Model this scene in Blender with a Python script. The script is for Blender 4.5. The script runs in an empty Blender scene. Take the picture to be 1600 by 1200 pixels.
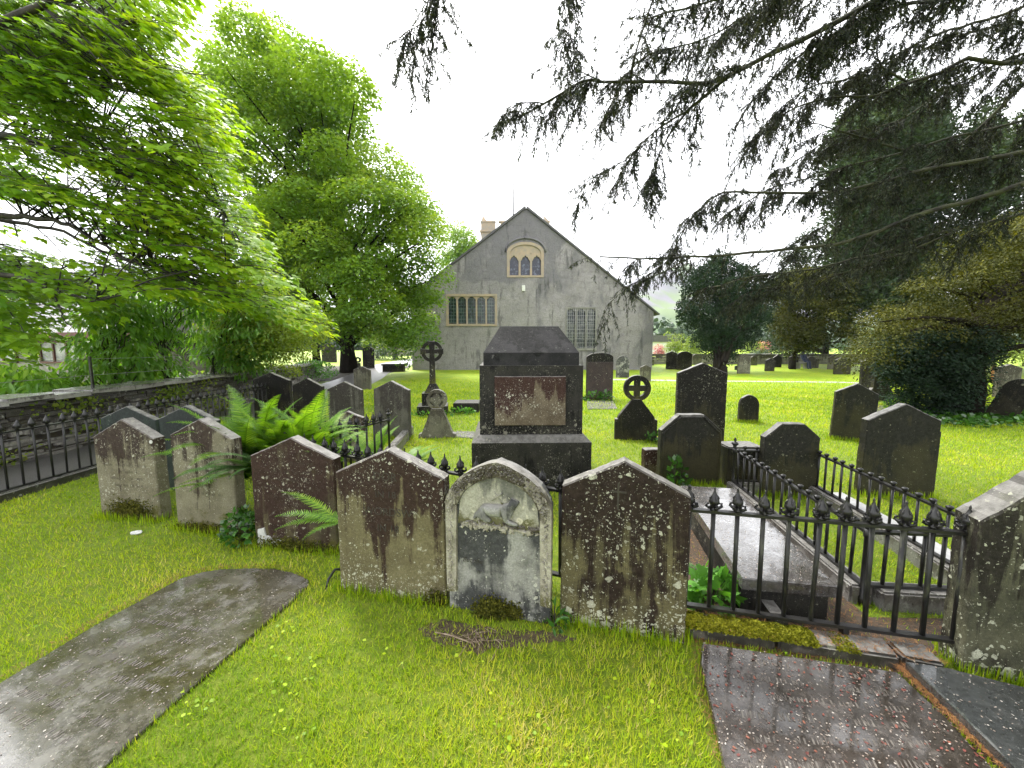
import bpy, bmesh, math, random
import numpy as np
from mathutils import Vector, Matrix, Euler
R = math.radians
random.seed(7); RG = np.random.default_rng(7)
sc = bpy.context.scene
COL = sc.collection
# ------------------------------------------------------------------ camera geometry
F = 600.0; EYE = 1.6; PT = math.atan(60 / 600.0); CP, SP = math.cos(PT), math.sin(PT)
def pdir(px, py):
    u = (px - 800) / F; v = (600 - py) / F
    return u, v * SP + CP, v * CP - SP
def gp(px, py, z=0.0):
    u, dy, dz = pdir(px, py); t = (z - EYE) / dz
    return Vector((u * t, dy * t, z))
def pd(px, py, Y):
    u, dy, dz = pdir(px, py); t = Y / dy
    return Vector((u * t, Y, EYE + dz * t))
def zat(Y, py): return pd(800, py, Y).z
cam = bpy.data.cameras.new('camera'); co = bpy.data.objects.new('camera', cam); COL.objects.link(co)
co.location = (0, 0, EYE); co.rotation_euler = (R(90) - PT, 0, 0)
cam.sensor_width = 36; cam.lens = 36 * F / 1600; cam.clip_start = 0.02; cam.clip_end = 6000
sc.camera = co
# ------------------------------------------------------------------ object helpers
def tag(o, label=None, cat=None, group=None, kind=None):
    if label: o['label'] = label
    if cat: o['category'] = cat
    if group: o['group'] = group
    if kind: o['kind'] = kind
    return o
def empty(name, loc=(0, 0, 0), rz=0.0, label=None, cat=None, group=None):
    o = bpy.data.objects.new(name, None); COL.objects.link(o)
    o.location = loc; o.rotation_euler = (0, 0, rz); o.empty_display_size = .1
    return tag(o, label, cat, group)
def link(name, me, mat=None, parent=None, loc=None, rz=None):
    o = bpy.data.objects.new(name, me); COL.objects.link(o)
    if mat is not None and not me.materials: me.materials.append(mat)
    if parent is not None: o.parent = parent
    if loc is not None: o.location = loc
    if rz is not None: o.rotation_euler = (0, 0, rz)
    return o
class MB:
    def __init__(s): s.bm = bmesh.new()
    def box(s, c, d, rz=0.0, jit=0.0, rx=0.0, ry=0.0):
        m = Euler((rx, ry, rz)).to_matrix(); v = []
        for z in (-.5, .5):
            for x, y in ((-.5, -.5), (.5, -.5), (.5, .5), (-.5, .5)):
                p = Vector((x * d[0], y * d[1], z * d[2]))
                if jit: p += Vector([random.uniform(-jit, jit) for _ in range(3)])
                v.append(s.bm.verts.new(m @ p + Vector(c)))
        for f in ((0, 3, 2, 1), (4, 5, 6, 7), (0, 1, 5, 4), (1, 2, 6, 5), (2, 3, 7, 6), (3, 0, 4, 7)):
            s.bm.faces.new([v[i] for i in f])
        return s
    def frustum(s, c0, d0, c1, d1):
        v = []
        for c, d in ((c0, d0), (c1, d1)):
            for x, y in ((-.5, -.5), (.5, -.5), (.5, .5), (-.5, .5)):
                v.append(s.bm.verts.new((c[0] + x * d[0], c[1] + y * d[1], c[2])))
        for f in ((0, 3, 2, 1), (4, 5, 6, 7), (0, 1, 5, 4), (1, 2, 6, 5), (2, 3, 7, 6), (3, 0, 4, 7)):
            s.bm.faces.new([v[i] for i in f])
        return s
    def tube(s, pts, rad, n=6, smooth=True):
        pts = [Vector(p) for p in pts]; rings = []
        up = Vector((0, 0, 1))
        for i, p in enumerate(pts):
            t = (pts[min(i + 1, len(pts) - 1)] - pts[max(i - 1, 0)])
            t = t.normalized() if t.length > 1e-9 else up
            a = t.cross(up if abs(t.z) < .95 else Vector((1, 0, 0))).normalized(); b = t.cross(a)
            r = rad[i] if hasattr(rad, '__len__') else rad
            rings.append([s.bm.verts.new(p + (a * math.cos(k * 2 * math.pi / n) + b * math.sin(k * 2 * math.pi / n)) * r) for k in range(n)])
        for i in range(len(rings) - 1):
            for k in range(n):
                f = s.bm.faces.new((rings[i][k], rings[i][(k + 1) % n], rings[i + 1][(k + 1) % n], rings[i + 1][k])); f.smooth = smooth
        s.bm.faces.new(rings[0][::-1]); s.bm.faces.new(rings[-1])
        return s
    def lathe(s, prof, c=(0, 0, 0), n=10, smooth=True):
        rings = []; c = Vector(c)
        for r, z in prof:
            rings.append([s.bm.verts.new(c + Vector((r * math.cos(k * 2 * math.pi / n), r * math.sin(k * 2 * math.pi / n), z))) for k in range(n)])
        for i in range(len(rings) - 1):
            for k in range(n):
                f = s.bm.faces.new((rings[i][k], rings[i][(k + 1) % n], rings[i + 1][(k + 1) % n], rings[i + 1][k])); f.smooth = smooth
        s.bm.faces.new(rings[0][::-1]); s.bm.faces.new(rings[-1])
        return s
    def prism(s, pts, y0, y1, ch=0.0):
        """outline pts (x,z) counter-clockwise seen from -y, solid from y0 (front) to y1"""
        n = len(pts); P = [Vector(p) for p in pts]
        def inset(d):
            out = []
            for i in range(n):
                a, b, c = P[i - 1], P[i], P[(i + 1) % n]
                e1 = (b - a).normalized(); e2 = (c - b).normalized()
                n1 = Vector((-e1.y, e1.x)); n2 = Vector((-e2.y, e2.x)); m = (n1 + n2)
                m = m.normalized() if m.length > 1e-6 else n1
                k = d / max(.4, m.dot(n1)); out.append(b + m * k)
            return out
        rings = []
        if ch > 0:
            Q = inset(ch)
            for y, pp in ((y0, Q), (y0 + ch, P), (y1 - ch, P), (y1, Q)):
                rings.append([s.bm.verts.new((p.x, y, p.y)) for p in pp])
        else:
            for y in (y0, y1): rings.append([s.bm.verts.new((p.x, y, p.y)) for p in P])
        for i in range(len(rings) - 1):
            for k in range(n):
                s.bm.faces.new((rings[i][k], rings[i + 1][k], rings[i + 1][(k + 1) % n], rings[i][(k + 1) % n]))
        s.bm.faces.new(rings[0]); s.bm.faces.new(rings[-1][::-1])
        return s
    def poly(s, pts):
        s.bm.faces.new([s.bm.verts.new(p) for p in pts]); return s
    def slab(s, pts, z0, z1, ch=0.0):
        """horizontal outline pts (x,y) extruded z0..z1"""
        n = len(pts)
        c = sum((Vector(p[:2]) for p in pts), Vector((0, 0))) / n
        lv = [(z0, 0), (z1 - ch, 0), (z1, ch)] if ch else [(z0, 0), (z1, 0)]
        rings = []
        for z, d in lv:
            rings.append([s.bm.verts.new((*(Vector(p[:2]) + (c - Vector(p[:2])).normalized() * d), z)) for p in pts])
        for i in range(len(rings) - 1):
            for k in range(n): s.bm.faces.new((rings[i][k], rings[i][(k + 1) % n], rings[i + 1][(k + 1) % n], rings[i + 1][k]))
        s.bm.faces.new(rings[0][::-1]); s.bm.faces.new(rings[-1])
        return s
    def mesh(s, name):
        bmesh.ops.recalc_face_normals(s.bm, faces=s.bm.faces)
        me = bpy.data.meshes.new(name); s.bm.to_mesh(me); s.bm.free(); return me
    def build(s, name, mat=None, parent=None, loc=None, rz=None):
        return link(name, s.mesh(name), mat, parent, loc, rz)
def np_mesh(name, V, faces_by_size, tint=None):
    """faces_by_size: list of int arrays (m,k)"""
    me = bpy.data.meshes.new(name)
    V = np.ascontiguousarray(V, dtype=np.float32)
    me.vertices.add(len(V)); me.vertices.foreach_set('co', V.ravel())
    idx = np.concatenate([f.ravel() for f in faces_by_size]).astype(np.int32)
    sizes = np.concatenate([np.full(len(f), f.shape[1]) for f in faces_by_size]).astype(np.int32)
    starts = np.concatenate([[0], np.cumsum(sizes)[:-1]]).astype(np.int32)
    me.loops.add(len(idx)); me.loops.foreach_set('vertex_index', idx)
    me.polygons.add(len(sizes)); me.polygons.foreach_set('loop_start', starts); me.polygons.foreach_set('loop_total', sizes)
    if tint is not None:
        a = me.attributes.new('tint', 'FLOAT', 'POINT'); a.data.foreach_set('value', np.ascontiguousarray(tint, dtype=np.float32))
    me.update(calc_edges=True)
    return me
def nrm(a): return a / np.maximum(np.linalg.norm(a, axis=-1, keepdims=True), 1e-9)
DIAMOND = (np.array([(0, 0, 0), (.5, .34, .06), (1, 0, -.08), (.5, -.34, .06)]), [(0, 1, 2, 3)])
BLOB = (np.array([(0, 0, 0), (.25, .4, .05), (.7, .42, .02), (1, .08, -.1), (.75, -.38, .02), (.25, -.42, .05)]), [(0, 1, 2, 3, 4, 5)])
NEEDLE = (np.array([(0, -.09, 0), (0, .09, 0), (1, .06, 0), (1, -.06, 0)]), [(0, 3, 2, 1)])
LANCE = (np.array([(0, 0, 0), (.25, .13, .05), (.55, .15, .03), (1, 0, -.2), (.55, -.15, .03), (.25, -.13, .05), (.55, 0, -.02)]), [(0, 6, 2, 1), (6, 3, 2), (0, 5, 4, 6), (6, 4, 3)])
MAPLE = (np.array([(0, 0, 0), (-.08, .22, -.02), (.12, .2, .02), (.2, .52, -.06), (.42, .3, .0), (.55, .42, -.03), (.62, .2, .0), (1, 0, -.12), (.62, -.2, .0), (.55, -.42, -.03), (.42, -.3, 0), (.2, -.52, -.06), (.12, -.2, .02), (-.08, -.22, -.02)]),
         [(0, 1, 2, 3, 4), (0, 4, 5, 6), (0, 6, 7, 8), (0, 8, 9, 10), (0, 10, 11, 12, 13)])
def _pinna():
    up = [(0, .08)]; n = 7
    for i in range(n):
        a = i / n; w = .13 * (1 - a) + .02
        up += [(a + .25 / n, w + .05 * (1 - a)), (a + .8 / n, w * .45)]
    pts = up + [(1, 0)] + [(x, -y) for x, y in reversed(up)]
    return (np.array([(x, y, -.12 * x * x) for x, y in pts]), [tuple(range(len(pts)))])
PINNA = _pinna()
def leaves(name, P, D, N, S, tmpl, mat, parent=None, tint=None, wid=None):
    P = np.asarray(P, float); D = nrm(np.asarray(D, float)); N = np.asarray(N, float)
    B = nrm(np.cross(N, D)); N = nrm(np.cross(D, B)); S = np.broadcast_to(np.asarray(S, float), (len(P),))[:, None, None]
    T, faces = tmpl; k = len(T)
    W = 1.0 if wid is None else np.asarray(wid)[:, None, None]
    V = P[:, None, :] + S * (T[None, :, 0:1] * D[:, None, :] + W * T[None, :, 1:2] * B[:, None, :] + T[None, :, 2:3] * N[:, None, :])
    off = (np.arange(len(P)) * k)[:, None]
    by = {}
    for f in faces: by.setdefault(len(f), []).append(off + np.array(f)[None, :])
    fl = [np.concatenate(x) for x in by.values()]
    if tint is None: tint = RG.random(len(P))
    me = np_mesh(name, V.reshape(-1, 3), fl, np.repeat(tint, k))
    return link(name, me, mat, parent)
def in_poly(px, py, poly):
    px = np.asarray(px, float); py = np.asarray(py, float); c = np.zeros(px.shape, bool)
    n = len(poly)
    for i in range(n):
        x1, y1 = poly[i][0], poly[i][1]; x2, y2 = poly[i - 1][0], poly[i - 1][1]
        if y1 == y2: continue
        t = ((y1 > py) != (y2 > py)) & (px < (x2 - x1) * (py - y1) / (y2 - y1) + x1)
        c ^= t
    return c
# ------------------------------------------------------------------ material helpers
class NT:
    def __init__(s, name):
        s.m = bpy.data.materials.new(name); s.m.use_nodes = True; s.t = s.m.node_tree; s.t.nodes.clear()
        s.out = s.t.nodes.new('ShaderNodeOutputMaterial')
    def n(s, typ, _ins=None, **props):
        nd = s.t.nodes.new('ShaderNode' + typ)
        for k, v in props.items(): setattr(nd, k, v)
        for k, v in (_ins or {}).items():
            inp = nd.inputs[k]
            if isinstance(v, bpy.types.NodeSocket): s.t.links.new(v, inp)
            elif isinstance(v, bpy.types.Node): s.t.links.new(v.outputs[0], inp)
            else: inp.default_value = (*v, 1) if (hasattr(v, '__len__') and len(v) == 3 and len(inp.default_value) == 4) else v
        return nd
    def mix(s, f, a, b, bt='MIX'):
        nd = s.t.nodes.new('ShaderNodeMix'); nd.data_type = 'RGBA'; nd.blend_type = bt
        for i, v in ((0, f), (6, a), (7, b)):
            if isinstance(v, bpy.types.NodeSocket): s.t.links.new(v, nd.inputs[i])
            elif isinstance(v, bpy.types.Node): s.t.links.new(v.outputs[0], nd.inputs[i])
            else: nd.inputs[i].default_value = v if i == 0 else (*v, 1)
        return nd.outputs[2]
    def math(s, op, a, b=0.0, c=0.0, clamp=False):
        nd = s.t.nodes.new('ShaderNodeMath'); nd.operation = op; nd.use_clamp = clamp
        for i, v in enumerate((a, b, c)):
            if isinstance(v, bpy.types.NodeSocket): s.t.links.new(v, nd.inputs[i])
            elif isinstance(v, bpy.types.Node): s.t.links.new(v.outputs[0], nd.inputs[i])
            else: nd.inputs[i].default_value = v
        return nd.outputs[0]
    def ramp(s, f, a, b):
        nd = s.t.nodes.new('ShaderNodeMapRange'); nd.clamp = True; nd.interpolation_type = 'SMOOTHSTEP'
        nd.inputs[1].default_value = a; nd.inputs[2].default_value = b
        s.t.links.new(f if isinstance(f, bpy.types.NodeSocket) else f.outputs[0], nd.inputs[0])
        return nd.outputs[0]
    def noise(s, vec, scale, detail=5, rough=.6, dist=0.0):
        nd = s.n('TexNoise', {'Vector': vec, 'Scale': scale, 'Detail': detail, 'Roughness': rough, 'Distortion': dist}); return nd.outputs[0]
    def map(s, vec, sc_=(1, 1, 1), loc=(0, 0, 0)):
        return s.n('Mapping', {'Vector': vec, 'Scale': sc_, 'Location': loc}).outputs[0]
    def seeded(s, k=40.0):
        tc = s.n('TexCoord'); oi = s.n('ObjectInfo')
        o = s.n('CombineXYZ', {0: s.math('MULTIPLY', oi.outputs['Random'], k), 1: s.math('MULTIPLY', oi.outputs['Random'], k * 1.7), 2: s.math('MULTIPLY', oi.outputs['Random'], k * 2.3)})
        ad = s.n('VectorMath', {0: tc.outputs['Object'], 1: o}); return tc, ad.outputs[0]
    def bump(s, h, strength=.4, dist=.01):
        return s.n('Bump', {'Height': h, 'Strength': strength, 'Distance': dist}).outputs[0]
    def principled(s, **k):
        nd = s.n('BsdfPrincipled', {a.replace('_', ' '): b for a, b in k.items()}); return nd
    def done(s, sh):
        s.t.links.new(sh.outputs[0] if isinstance(sh, bpy.types.Node) else sh, s.out.inputs[0]); return s.m
def stone(name, base, base2, dark, dark_amt, lichen_amt, lichen=(.42, .42, .33), moss=.15, rough=.62, lscale=1.0, streak=.85, wet=.2, top=.75, low=0.0, bias=.42, bmp=.55):
    m = NT(name); tc, v = m.seeded(); gz = m.n('SeparateXYZ', {0: tc.outputs['Generated']}).outputs[2]
    col = m.mix(m.ramp(m.noise(v, 5, 8, .65), .35, .65), base, base2)
    fine = m.noise(v, 90, 4, .7)
    col = m.mix(m.ramp(fine, .3, .75), m.mix(1.0, col, (.62, .62, .6), 'MULTIPLY'), col)
    st = m.noise(m.map(v, (11, 11, .9)), 1.0, 8, .68, .5)
    pat = m.noise(v, 3.2, 5, .6)
    f = m.math('ADD', m.math('ADD', m.math('MULTIPLY', st, streak), m.math('MULTIPLY', pat, 1.5 - streak)), m.math('MULTIPLY', m.math('SUBTRACT', gz, .5), bias))
    th = 1.5 * .5 + (0.5 - dark_amt) * .5
    dk = m.ramp(f, th - .05, th + .06)
    dk = m.math('MULTIPLY', dk, m.ramp(m.math('ADD', m.noise(v, 24, 7, .78), m.math('MULTIPLY', m.ramp(f, th, th + .16), .25)), .36, .52))
    col = m.mix(dk, col, m.mix(m.ramp(m.noise(v, 34, 6, .8), .35, .7), dark, tuple(x * 1.9 + .007 for x in dark)))
    # moss near the ground
    if moss > 0:
        mo = m.ramp(m.math('ADD', m.math('SUBTRACT', moss * 1.6, gz), m.math('MULTIPLY', m.math('SUBTRACT', m.noise(v, 9, 6, .7), .5), .9)), .02, .16)
        col = m.mix(m.math('MULTIPLY', mo, .85), col, (.075, .07, .012))
    lm = None
    dv = m.n('VectorMath', {0: v, 1: m.n('VectorMath', {0: m.n('TexNoise', {'Vector': v, 'Scale': 30.0, 'Detail': 3.0}).outputs['Color'], 1: (.045, .045, .045)}, operation='MULTIPLY').outputs[0]}).outputs[0]
    dens = m.ramp(m.noise(v, 2.6, 3, .5), .38, .62)
    if low: dens = m.math('MAXIMUM', dens, m.math('MULTIPLY', m.ramp(gz, .42, .05), low))
    for sc_, k in ((13, .33), (27, .40), (60, .44), (110, .40)):
        vo = m.n('TexVoronoi', {'Vector': dv, 'Scale': sc_ * lscale, 'Randomness': 1.0})
        cr = m.n('SeparateColor', {0: vo.outputs['Color']})
        rad = m.math('MULTIPLY', m.math('MULTIPLY', m.math('POWER', cr.outputs[0], 2.0 if sc_ < 20 else 1.4), k), m.math('GREATER_THAN', cr.outputs[1], 1 - lichen_amt))
        rad = m.math('MULTIPLY', rad, m.math('ADD', m.math('MULTIPLY', dens, .6), .4))
        if low: rad = m.math('ADD', rad, m.math('MULTIPLY', m.math('MULTIPLY', m.ramp(gz, .36, .0), low * .34), m.math('GREATER_THAN', cr.outputs[2], .45)))
        a = m.ramp(m.math('SUBTRACT', rad, vo.outputs['Distance']), 0.0, .045)
        a = m.math('MULTIPLY', a, m.math('ADD', m.math('MULTIPLY', cr.outputs[2], .6), .4))
        lm = a if lm is None else m.math('MAXIMUM', lm, a)
    cru = m.math('MULTIPLY', m.math('MULTIPLY', m.ramp(m.noise(v, 8, 9, .82, .3), .59, .635), m.ramp(m.noise(v, 1.7, 2, .5), .42, .6)), .75 * min(1, lichen_amt * 1.2))
    lm = m.math('MAXIMUM', lm, cru)
    lf = m.math('MULTIPLY', lm, m.ramp(m.noise(v, 140, 3, .6), .2, .55))
    col = m.mix(lf, col, lichen)
    rt = 0.0
    if top:  # up-facing faces: clean pale slate, and bright sky reflection painted into the colour
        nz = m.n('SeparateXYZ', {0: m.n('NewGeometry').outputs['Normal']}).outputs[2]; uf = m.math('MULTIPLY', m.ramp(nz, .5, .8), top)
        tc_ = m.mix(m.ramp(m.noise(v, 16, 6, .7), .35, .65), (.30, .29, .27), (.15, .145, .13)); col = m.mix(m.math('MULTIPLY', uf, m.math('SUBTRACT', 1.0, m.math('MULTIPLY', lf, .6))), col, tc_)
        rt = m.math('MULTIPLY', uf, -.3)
    h = m.math('ADD', m.math('MULTIPLY', fine, .5), m.math('ADD', m.math('MULTIPLY', m.noise(v, 22, 8, .7), .8), m.math('MULTIPLY', lm, .35)))
    rg = m.math('ADD', m.math('MULTIPLY', m.noise(v, 12, 4, .6), .35), rough - .17)
    rg = m.math('ADD', m.math('ADD', rg, m.math('MULTIPLY', lm, .25)), rt)
    p = m.principled(Base_Color=col, Roughness=rg, Specular_IOR_Level=wet, Normal=m.bump(h, bmp, .007))
    return m.done(p)
def simple(name, col, rough=.6, col2=None, scale=8, bump=.3, dist=.01, metal=0.0, spec=.5, det=6, st=(1, 1, 1), lo=.35, hi=.65):
    m = NT(name); tc, v = m.seeded(); v = m.map(v, st)
    nz = m.noise(v, scale, det, .65)
    c = m.mix(m.ramp(nz, lo, hi), col, col2 or tuple(x * .6 for x in col))
    p = m.principled(Base_Color=c, Roughness=m.math('ADD', m.math('MULTIPLY', nz, .25), rough - .12), Metallic=metal, Specular_IOR_Level=spec, Normal=m.bump(m.noise(v, scale * 4, 6, .7), bump, dist))
    return m.done(p)
def leafmat(name, c0, c1, c2, trans=.45, rough=.45, spec=.35):
    m = NT(name); a = m.n('Attribute', attribute_name='tint').outputs['Fac']; tc, v = m.seeded()
    col = m.mix(m.ramp(a, 0, .55), c0, c1); col = m.mix(m.ramp(a, .6, 1.0), col, c2)
    col = m.mix(m.ramp(m.noise(v, .9, 3, .5), .3, .7), m.mix(1.0, col, (.78, .85, .8), 'MULTIPLY'), col)
    p = m.principled(Base_Color=col, Roughness=rough, Specular_IOR_Level=spec)
    tcol = m.mix(1.0, col, (1.5, 1.35, .5), 'MULTIPLY')
    t = m.n('BsdfTranslucent', {'Color': tcol})
    mx = m.n('MixShader', {0: trans, 1: p.outputs[0], 2: t.outputs[0]})
    return m.done(mx)
M = {}
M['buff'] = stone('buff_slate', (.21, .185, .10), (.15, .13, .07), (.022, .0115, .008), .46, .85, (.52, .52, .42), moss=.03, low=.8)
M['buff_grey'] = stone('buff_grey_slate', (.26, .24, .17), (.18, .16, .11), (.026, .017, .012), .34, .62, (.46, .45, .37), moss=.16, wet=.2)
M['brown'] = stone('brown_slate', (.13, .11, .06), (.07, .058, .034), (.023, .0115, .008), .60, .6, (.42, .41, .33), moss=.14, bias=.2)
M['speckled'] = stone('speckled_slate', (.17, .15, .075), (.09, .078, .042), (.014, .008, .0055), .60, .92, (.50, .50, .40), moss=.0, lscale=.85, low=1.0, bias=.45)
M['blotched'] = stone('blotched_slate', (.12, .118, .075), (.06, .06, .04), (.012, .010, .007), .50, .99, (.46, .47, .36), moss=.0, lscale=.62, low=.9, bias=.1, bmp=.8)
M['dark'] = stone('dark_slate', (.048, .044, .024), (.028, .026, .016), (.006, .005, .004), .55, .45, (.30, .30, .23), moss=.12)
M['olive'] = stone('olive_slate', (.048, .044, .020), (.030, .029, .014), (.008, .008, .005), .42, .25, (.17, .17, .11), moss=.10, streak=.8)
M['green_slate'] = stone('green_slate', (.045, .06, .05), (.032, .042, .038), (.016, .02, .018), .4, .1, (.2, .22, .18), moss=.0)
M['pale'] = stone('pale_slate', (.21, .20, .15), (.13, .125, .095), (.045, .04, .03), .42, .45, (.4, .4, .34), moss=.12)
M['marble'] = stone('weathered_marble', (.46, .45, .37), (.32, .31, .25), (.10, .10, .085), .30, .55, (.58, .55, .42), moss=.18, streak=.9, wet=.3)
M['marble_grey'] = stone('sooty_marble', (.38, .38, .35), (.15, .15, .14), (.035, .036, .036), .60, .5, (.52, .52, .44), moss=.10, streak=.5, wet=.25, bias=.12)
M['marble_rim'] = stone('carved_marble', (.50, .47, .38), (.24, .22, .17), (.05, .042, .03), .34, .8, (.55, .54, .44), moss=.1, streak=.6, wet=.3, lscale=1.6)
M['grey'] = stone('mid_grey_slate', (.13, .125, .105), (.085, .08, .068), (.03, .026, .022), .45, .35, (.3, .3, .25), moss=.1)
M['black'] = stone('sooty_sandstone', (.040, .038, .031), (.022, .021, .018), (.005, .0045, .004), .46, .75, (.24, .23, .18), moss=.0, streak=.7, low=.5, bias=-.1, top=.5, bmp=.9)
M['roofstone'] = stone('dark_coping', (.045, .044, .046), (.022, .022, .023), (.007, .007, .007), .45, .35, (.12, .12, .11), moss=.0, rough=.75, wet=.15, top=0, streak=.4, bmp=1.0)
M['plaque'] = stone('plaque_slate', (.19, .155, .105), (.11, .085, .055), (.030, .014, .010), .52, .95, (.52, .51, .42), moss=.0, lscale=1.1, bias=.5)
M['white_patch'] = simple('bare_mortar', (.6, .6, .58), .7, (.45, .45, .43), 30)
M['letters'] = simple('letter_cut', (.03, .026, .018), .8, (.05, .045, .03), 40)
M['letters_pale'] = simple('letter_cut_pale', (.30, .28, .2), .8, (.2, .18, .12), 40)
M['iron'] = simple('black_iron', (.007, .007, .0075), .38, (.014, .013, .011), 30, .25, .002, 0.0, .5)
M['iron_worn'] = simple('lichened_iron', (.009, .009, .0085), .45, (.055, .058, .036), 26, .35, .002, 0.0, .45, st=(1, 1, .3), lo=.5, hi=.72)
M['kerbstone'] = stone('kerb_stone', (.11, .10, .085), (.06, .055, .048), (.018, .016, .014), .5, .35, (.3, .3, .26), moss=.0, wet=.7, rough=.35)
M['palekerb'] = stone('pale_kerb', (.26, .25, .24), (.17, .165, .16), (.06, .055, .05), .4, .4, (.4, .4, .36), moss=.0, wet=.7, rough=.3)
M['tarmac'] = simple('wet_tarmac', (.075, .072, .072), .35, (.11, .105, .10), 60, .4, .004, spec=.6)
M['gravelroad'] = simple('pale_road', (.42, .42, .42), .5, (.33, .33, .33), 20)
def wet_slab(name, a, b, c):
    m = NT(name); tc, v = m.seeded()
    n1 = m.noise(v, 2.2, 6, .6); col = m.mix(m.ramp(n1, .38, .62), a, b)
    col = m.mix(m.ramp(m.noise(v, 6.5, 7, .7), .5, .68), col, c)
    col = m.mix(m.ramp(m.noise(v, 45, 5, .7), .35, .7), m.mix(1.0, col, (.5, .5, .5), 'MULTIPLY'), col)
    col = m.mix(m.math('MULTIPLY', m.ramp(m.noise(v, 75, 3, .8), .60, .68), .5), col, tuple(min(1, x * 2.2) for x in c))
    rg = m.math('ADD', m.math('MULTIPLY', m.ramp(m.noise(v, 4.0, 6, .65), .35, .7), .28), .06)
    h = m.math('ADD', m.noise(v, 14, 6, .6), m.math('MULTIPLY', m.noise(v, 90, 3, .6), .3))
    return m.done(m.principled(Base_Color=col, Roughness=rg, Specular_IOR_Level=.8, Coat_Weight=.8, Coat_Roughness=.06, Coat_IOR=1.45, Normal=m.bump(h, .12, .004)))
M['ledger'] = wet_slab('wet_ledger', (.095, .088, .068), (.062, .056, .026), (.17, .16, .14))
M['ledger_red'] = wet_slab('wet_red_ledger', (.068, .054, .043), (.042, .034, .026), (.12, .105, .092))
M['ledger_dark'] = wet_slab('wet_dark_slab', (.05, .055, .055), (.035, .036, .034), (.09, .09, .085))
M['ledger_pale'] = wet_slab('wet_pale_slab', (.12, .115, .11), (.07, .062, .055), (.22, .22, .225))
M['bark'] = simple('bark', (.045, .038, .028), .8, (.02, .017, .013), 14, .9, .02, st=(1, 1, .25))
M['bark_moss'] = simple('mossy_bark', (.05, .055, .018), .8, (.02, .018, .014), 9, .8, .01)
M['bark_dark'] = simple('dark_bark', (.012, .010, .008), .95, (.022, .018, .014), 14, .9, .02, spec=.1, st=(1, 1, .25))
M['maple'] = leafmat('maple_leaf', (.12, .26, .02), (.25, .42, .022), (.46, .56, .03), .6)
M['sycamore'] = leafmat('sycamore_leaf', (.07, .15, .025), (.18, .31, .04), (.36, .48, .07), .5)
M['beech'] = leafmat('beech_leaf', (.16, .24, .03), (.24, .33, .035), (.38, .43, .08), .5)
M['shrub'] = leafmat('shrub_leaf', (.07, .19, .025), (.16, .34, .045), (.36, .54, .13), .5, .3, .6)
M['yew'] = leafmat('yew_needle', (.026, .034, .028), (.040, .048, .036), (.075, .08, .045), .15, .6, .1)
M['yew_olive'] = leafmat('yew_sunlit', (.022, .030, .010), (.060, .066, .014), (.19, .18, .035), .22, .6, .08)
M['cypress'] = leafmat('cypress_leaf', (.024, .042, .026), (.055, .085, .045), (.12, .155, .07), .15, .6, .1)
M['irish'] = leafmat('irish_yew_leaf', (.016, .034, .022), (.026, .048, .028), (.045, .07, .034), .12, .6, .1)
M['fern'] = leafmat('fern_leaf', (.07, .17, .016), (.16, .32, .022), (.32, .46, .06), .5, .45)
M['fern_dark'] = leafmat('fern_leaf_dark', (.05, .12, .03), (.10, .2, .06), (.24, .32, .16), .35)
M['ivy'] = leafmat('ivy_leaf', (.03, .09, .015), (.05, .15, .02), (.10, .24, .04), .3, .25, .7)
M['bright'] = leafmat('geranium_leaf', (.07, .2, .02), (.10, .28, .03), (.16, .38, .05), .4)
M['lime'] = leafmat('lime_leaf', (.13, .2, .03), (.2, .28, .04), (.28, .34, .07), .4)
M['pink'] = leafmat('pink_blossom', (.35, .08, .14), (.5, .15, .22), (.6, .3, .35), .3)
M['farwood'] = leafmat('far_wood_leaf', (.03, .06, .035), (.05, .09, .04), (.09, .14, .05), .2)
# ------------------------------------------------------------------ world and sun
w = bpy.data.worlds.new('World'); sc.world = w; w.use_nodes = True; wt = w.node_tree; wt.nodes.clear()
sky = wt.nodes.new('ShaderNodeTexSky'); sky.sky_type = 'NISHITA'; sky.sun_disc = False
SUN_EL, SUN_AZ = R(52), R(-35)      # sun beyond the church, a little left of the view
sky.sun_elevation = SUN_EL; sky.sun_rotation = SUN_AZ; sky.air_density = 2.0; sky.dust_density = 6.0
hs_ = wt.nodes.new('ShaderNodeHueSaturation'); hs_.inputs['Saturation'].default_value = .12
mx = wt.nodes.new('ShaderNodeMix'); mx.data_type = 'RGBA'; mx.inputs[0].default_value = .6
mx.inputs[7].default_value = (10.0, 10.1, 10.4, 1)
bg = wt.nodes.new('ShaderNodeBackground'); bg.inputs[1].default_value = .12
wo = wt.nodes.new('ShaderNodeOutputWorld')
wt.links.new(sky.outputs[0], hs_.inputs['Color']); wt.links.new(hs_.outputs[0], mx.inputs[6]); wt.links.new(mx.outputs[2], bg.inputs[0]); wt.links.new(bg.outputs[0], wo.inputs[0])
sl = bpy.data.lights.new('sun', 'SUN'); sl.energy = 2.0; sl.angle = R(16); sl.color = (1, .96, .88)
so = bpy.data.objects.new('sun', sl); COL.objects.link(so)
sdir = Vector((math.sin(SUN_AZ) * math.cos(SUN_EL), math.cos(SUN_AZ) * math.cos(SUN_EL), math.sin(SUN_EL)))
so.rotation_euler = sdir.to_track_quat('Z', 'Y').to_euler()
sc.view_settings.view_transform = 'Standard'; sc.view_settings.look = 'None'; sc.view_settings.exposure = 1.65; sc.view_settings.gamma = 1
sc.cycles.use_denoising = True
sc.cycles.use_adaptive_sampling = True; sc.cycles.adaptive_threshold = .02; sc.cycles.max_bounces = 5; sc.cycles.diffuse_bounces = 2; sc.cycles.glossy_bounces = 2; sc.cycles.transmission_bounces = 2; sc.cycles.transparent_max_bounces = 4
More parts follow.
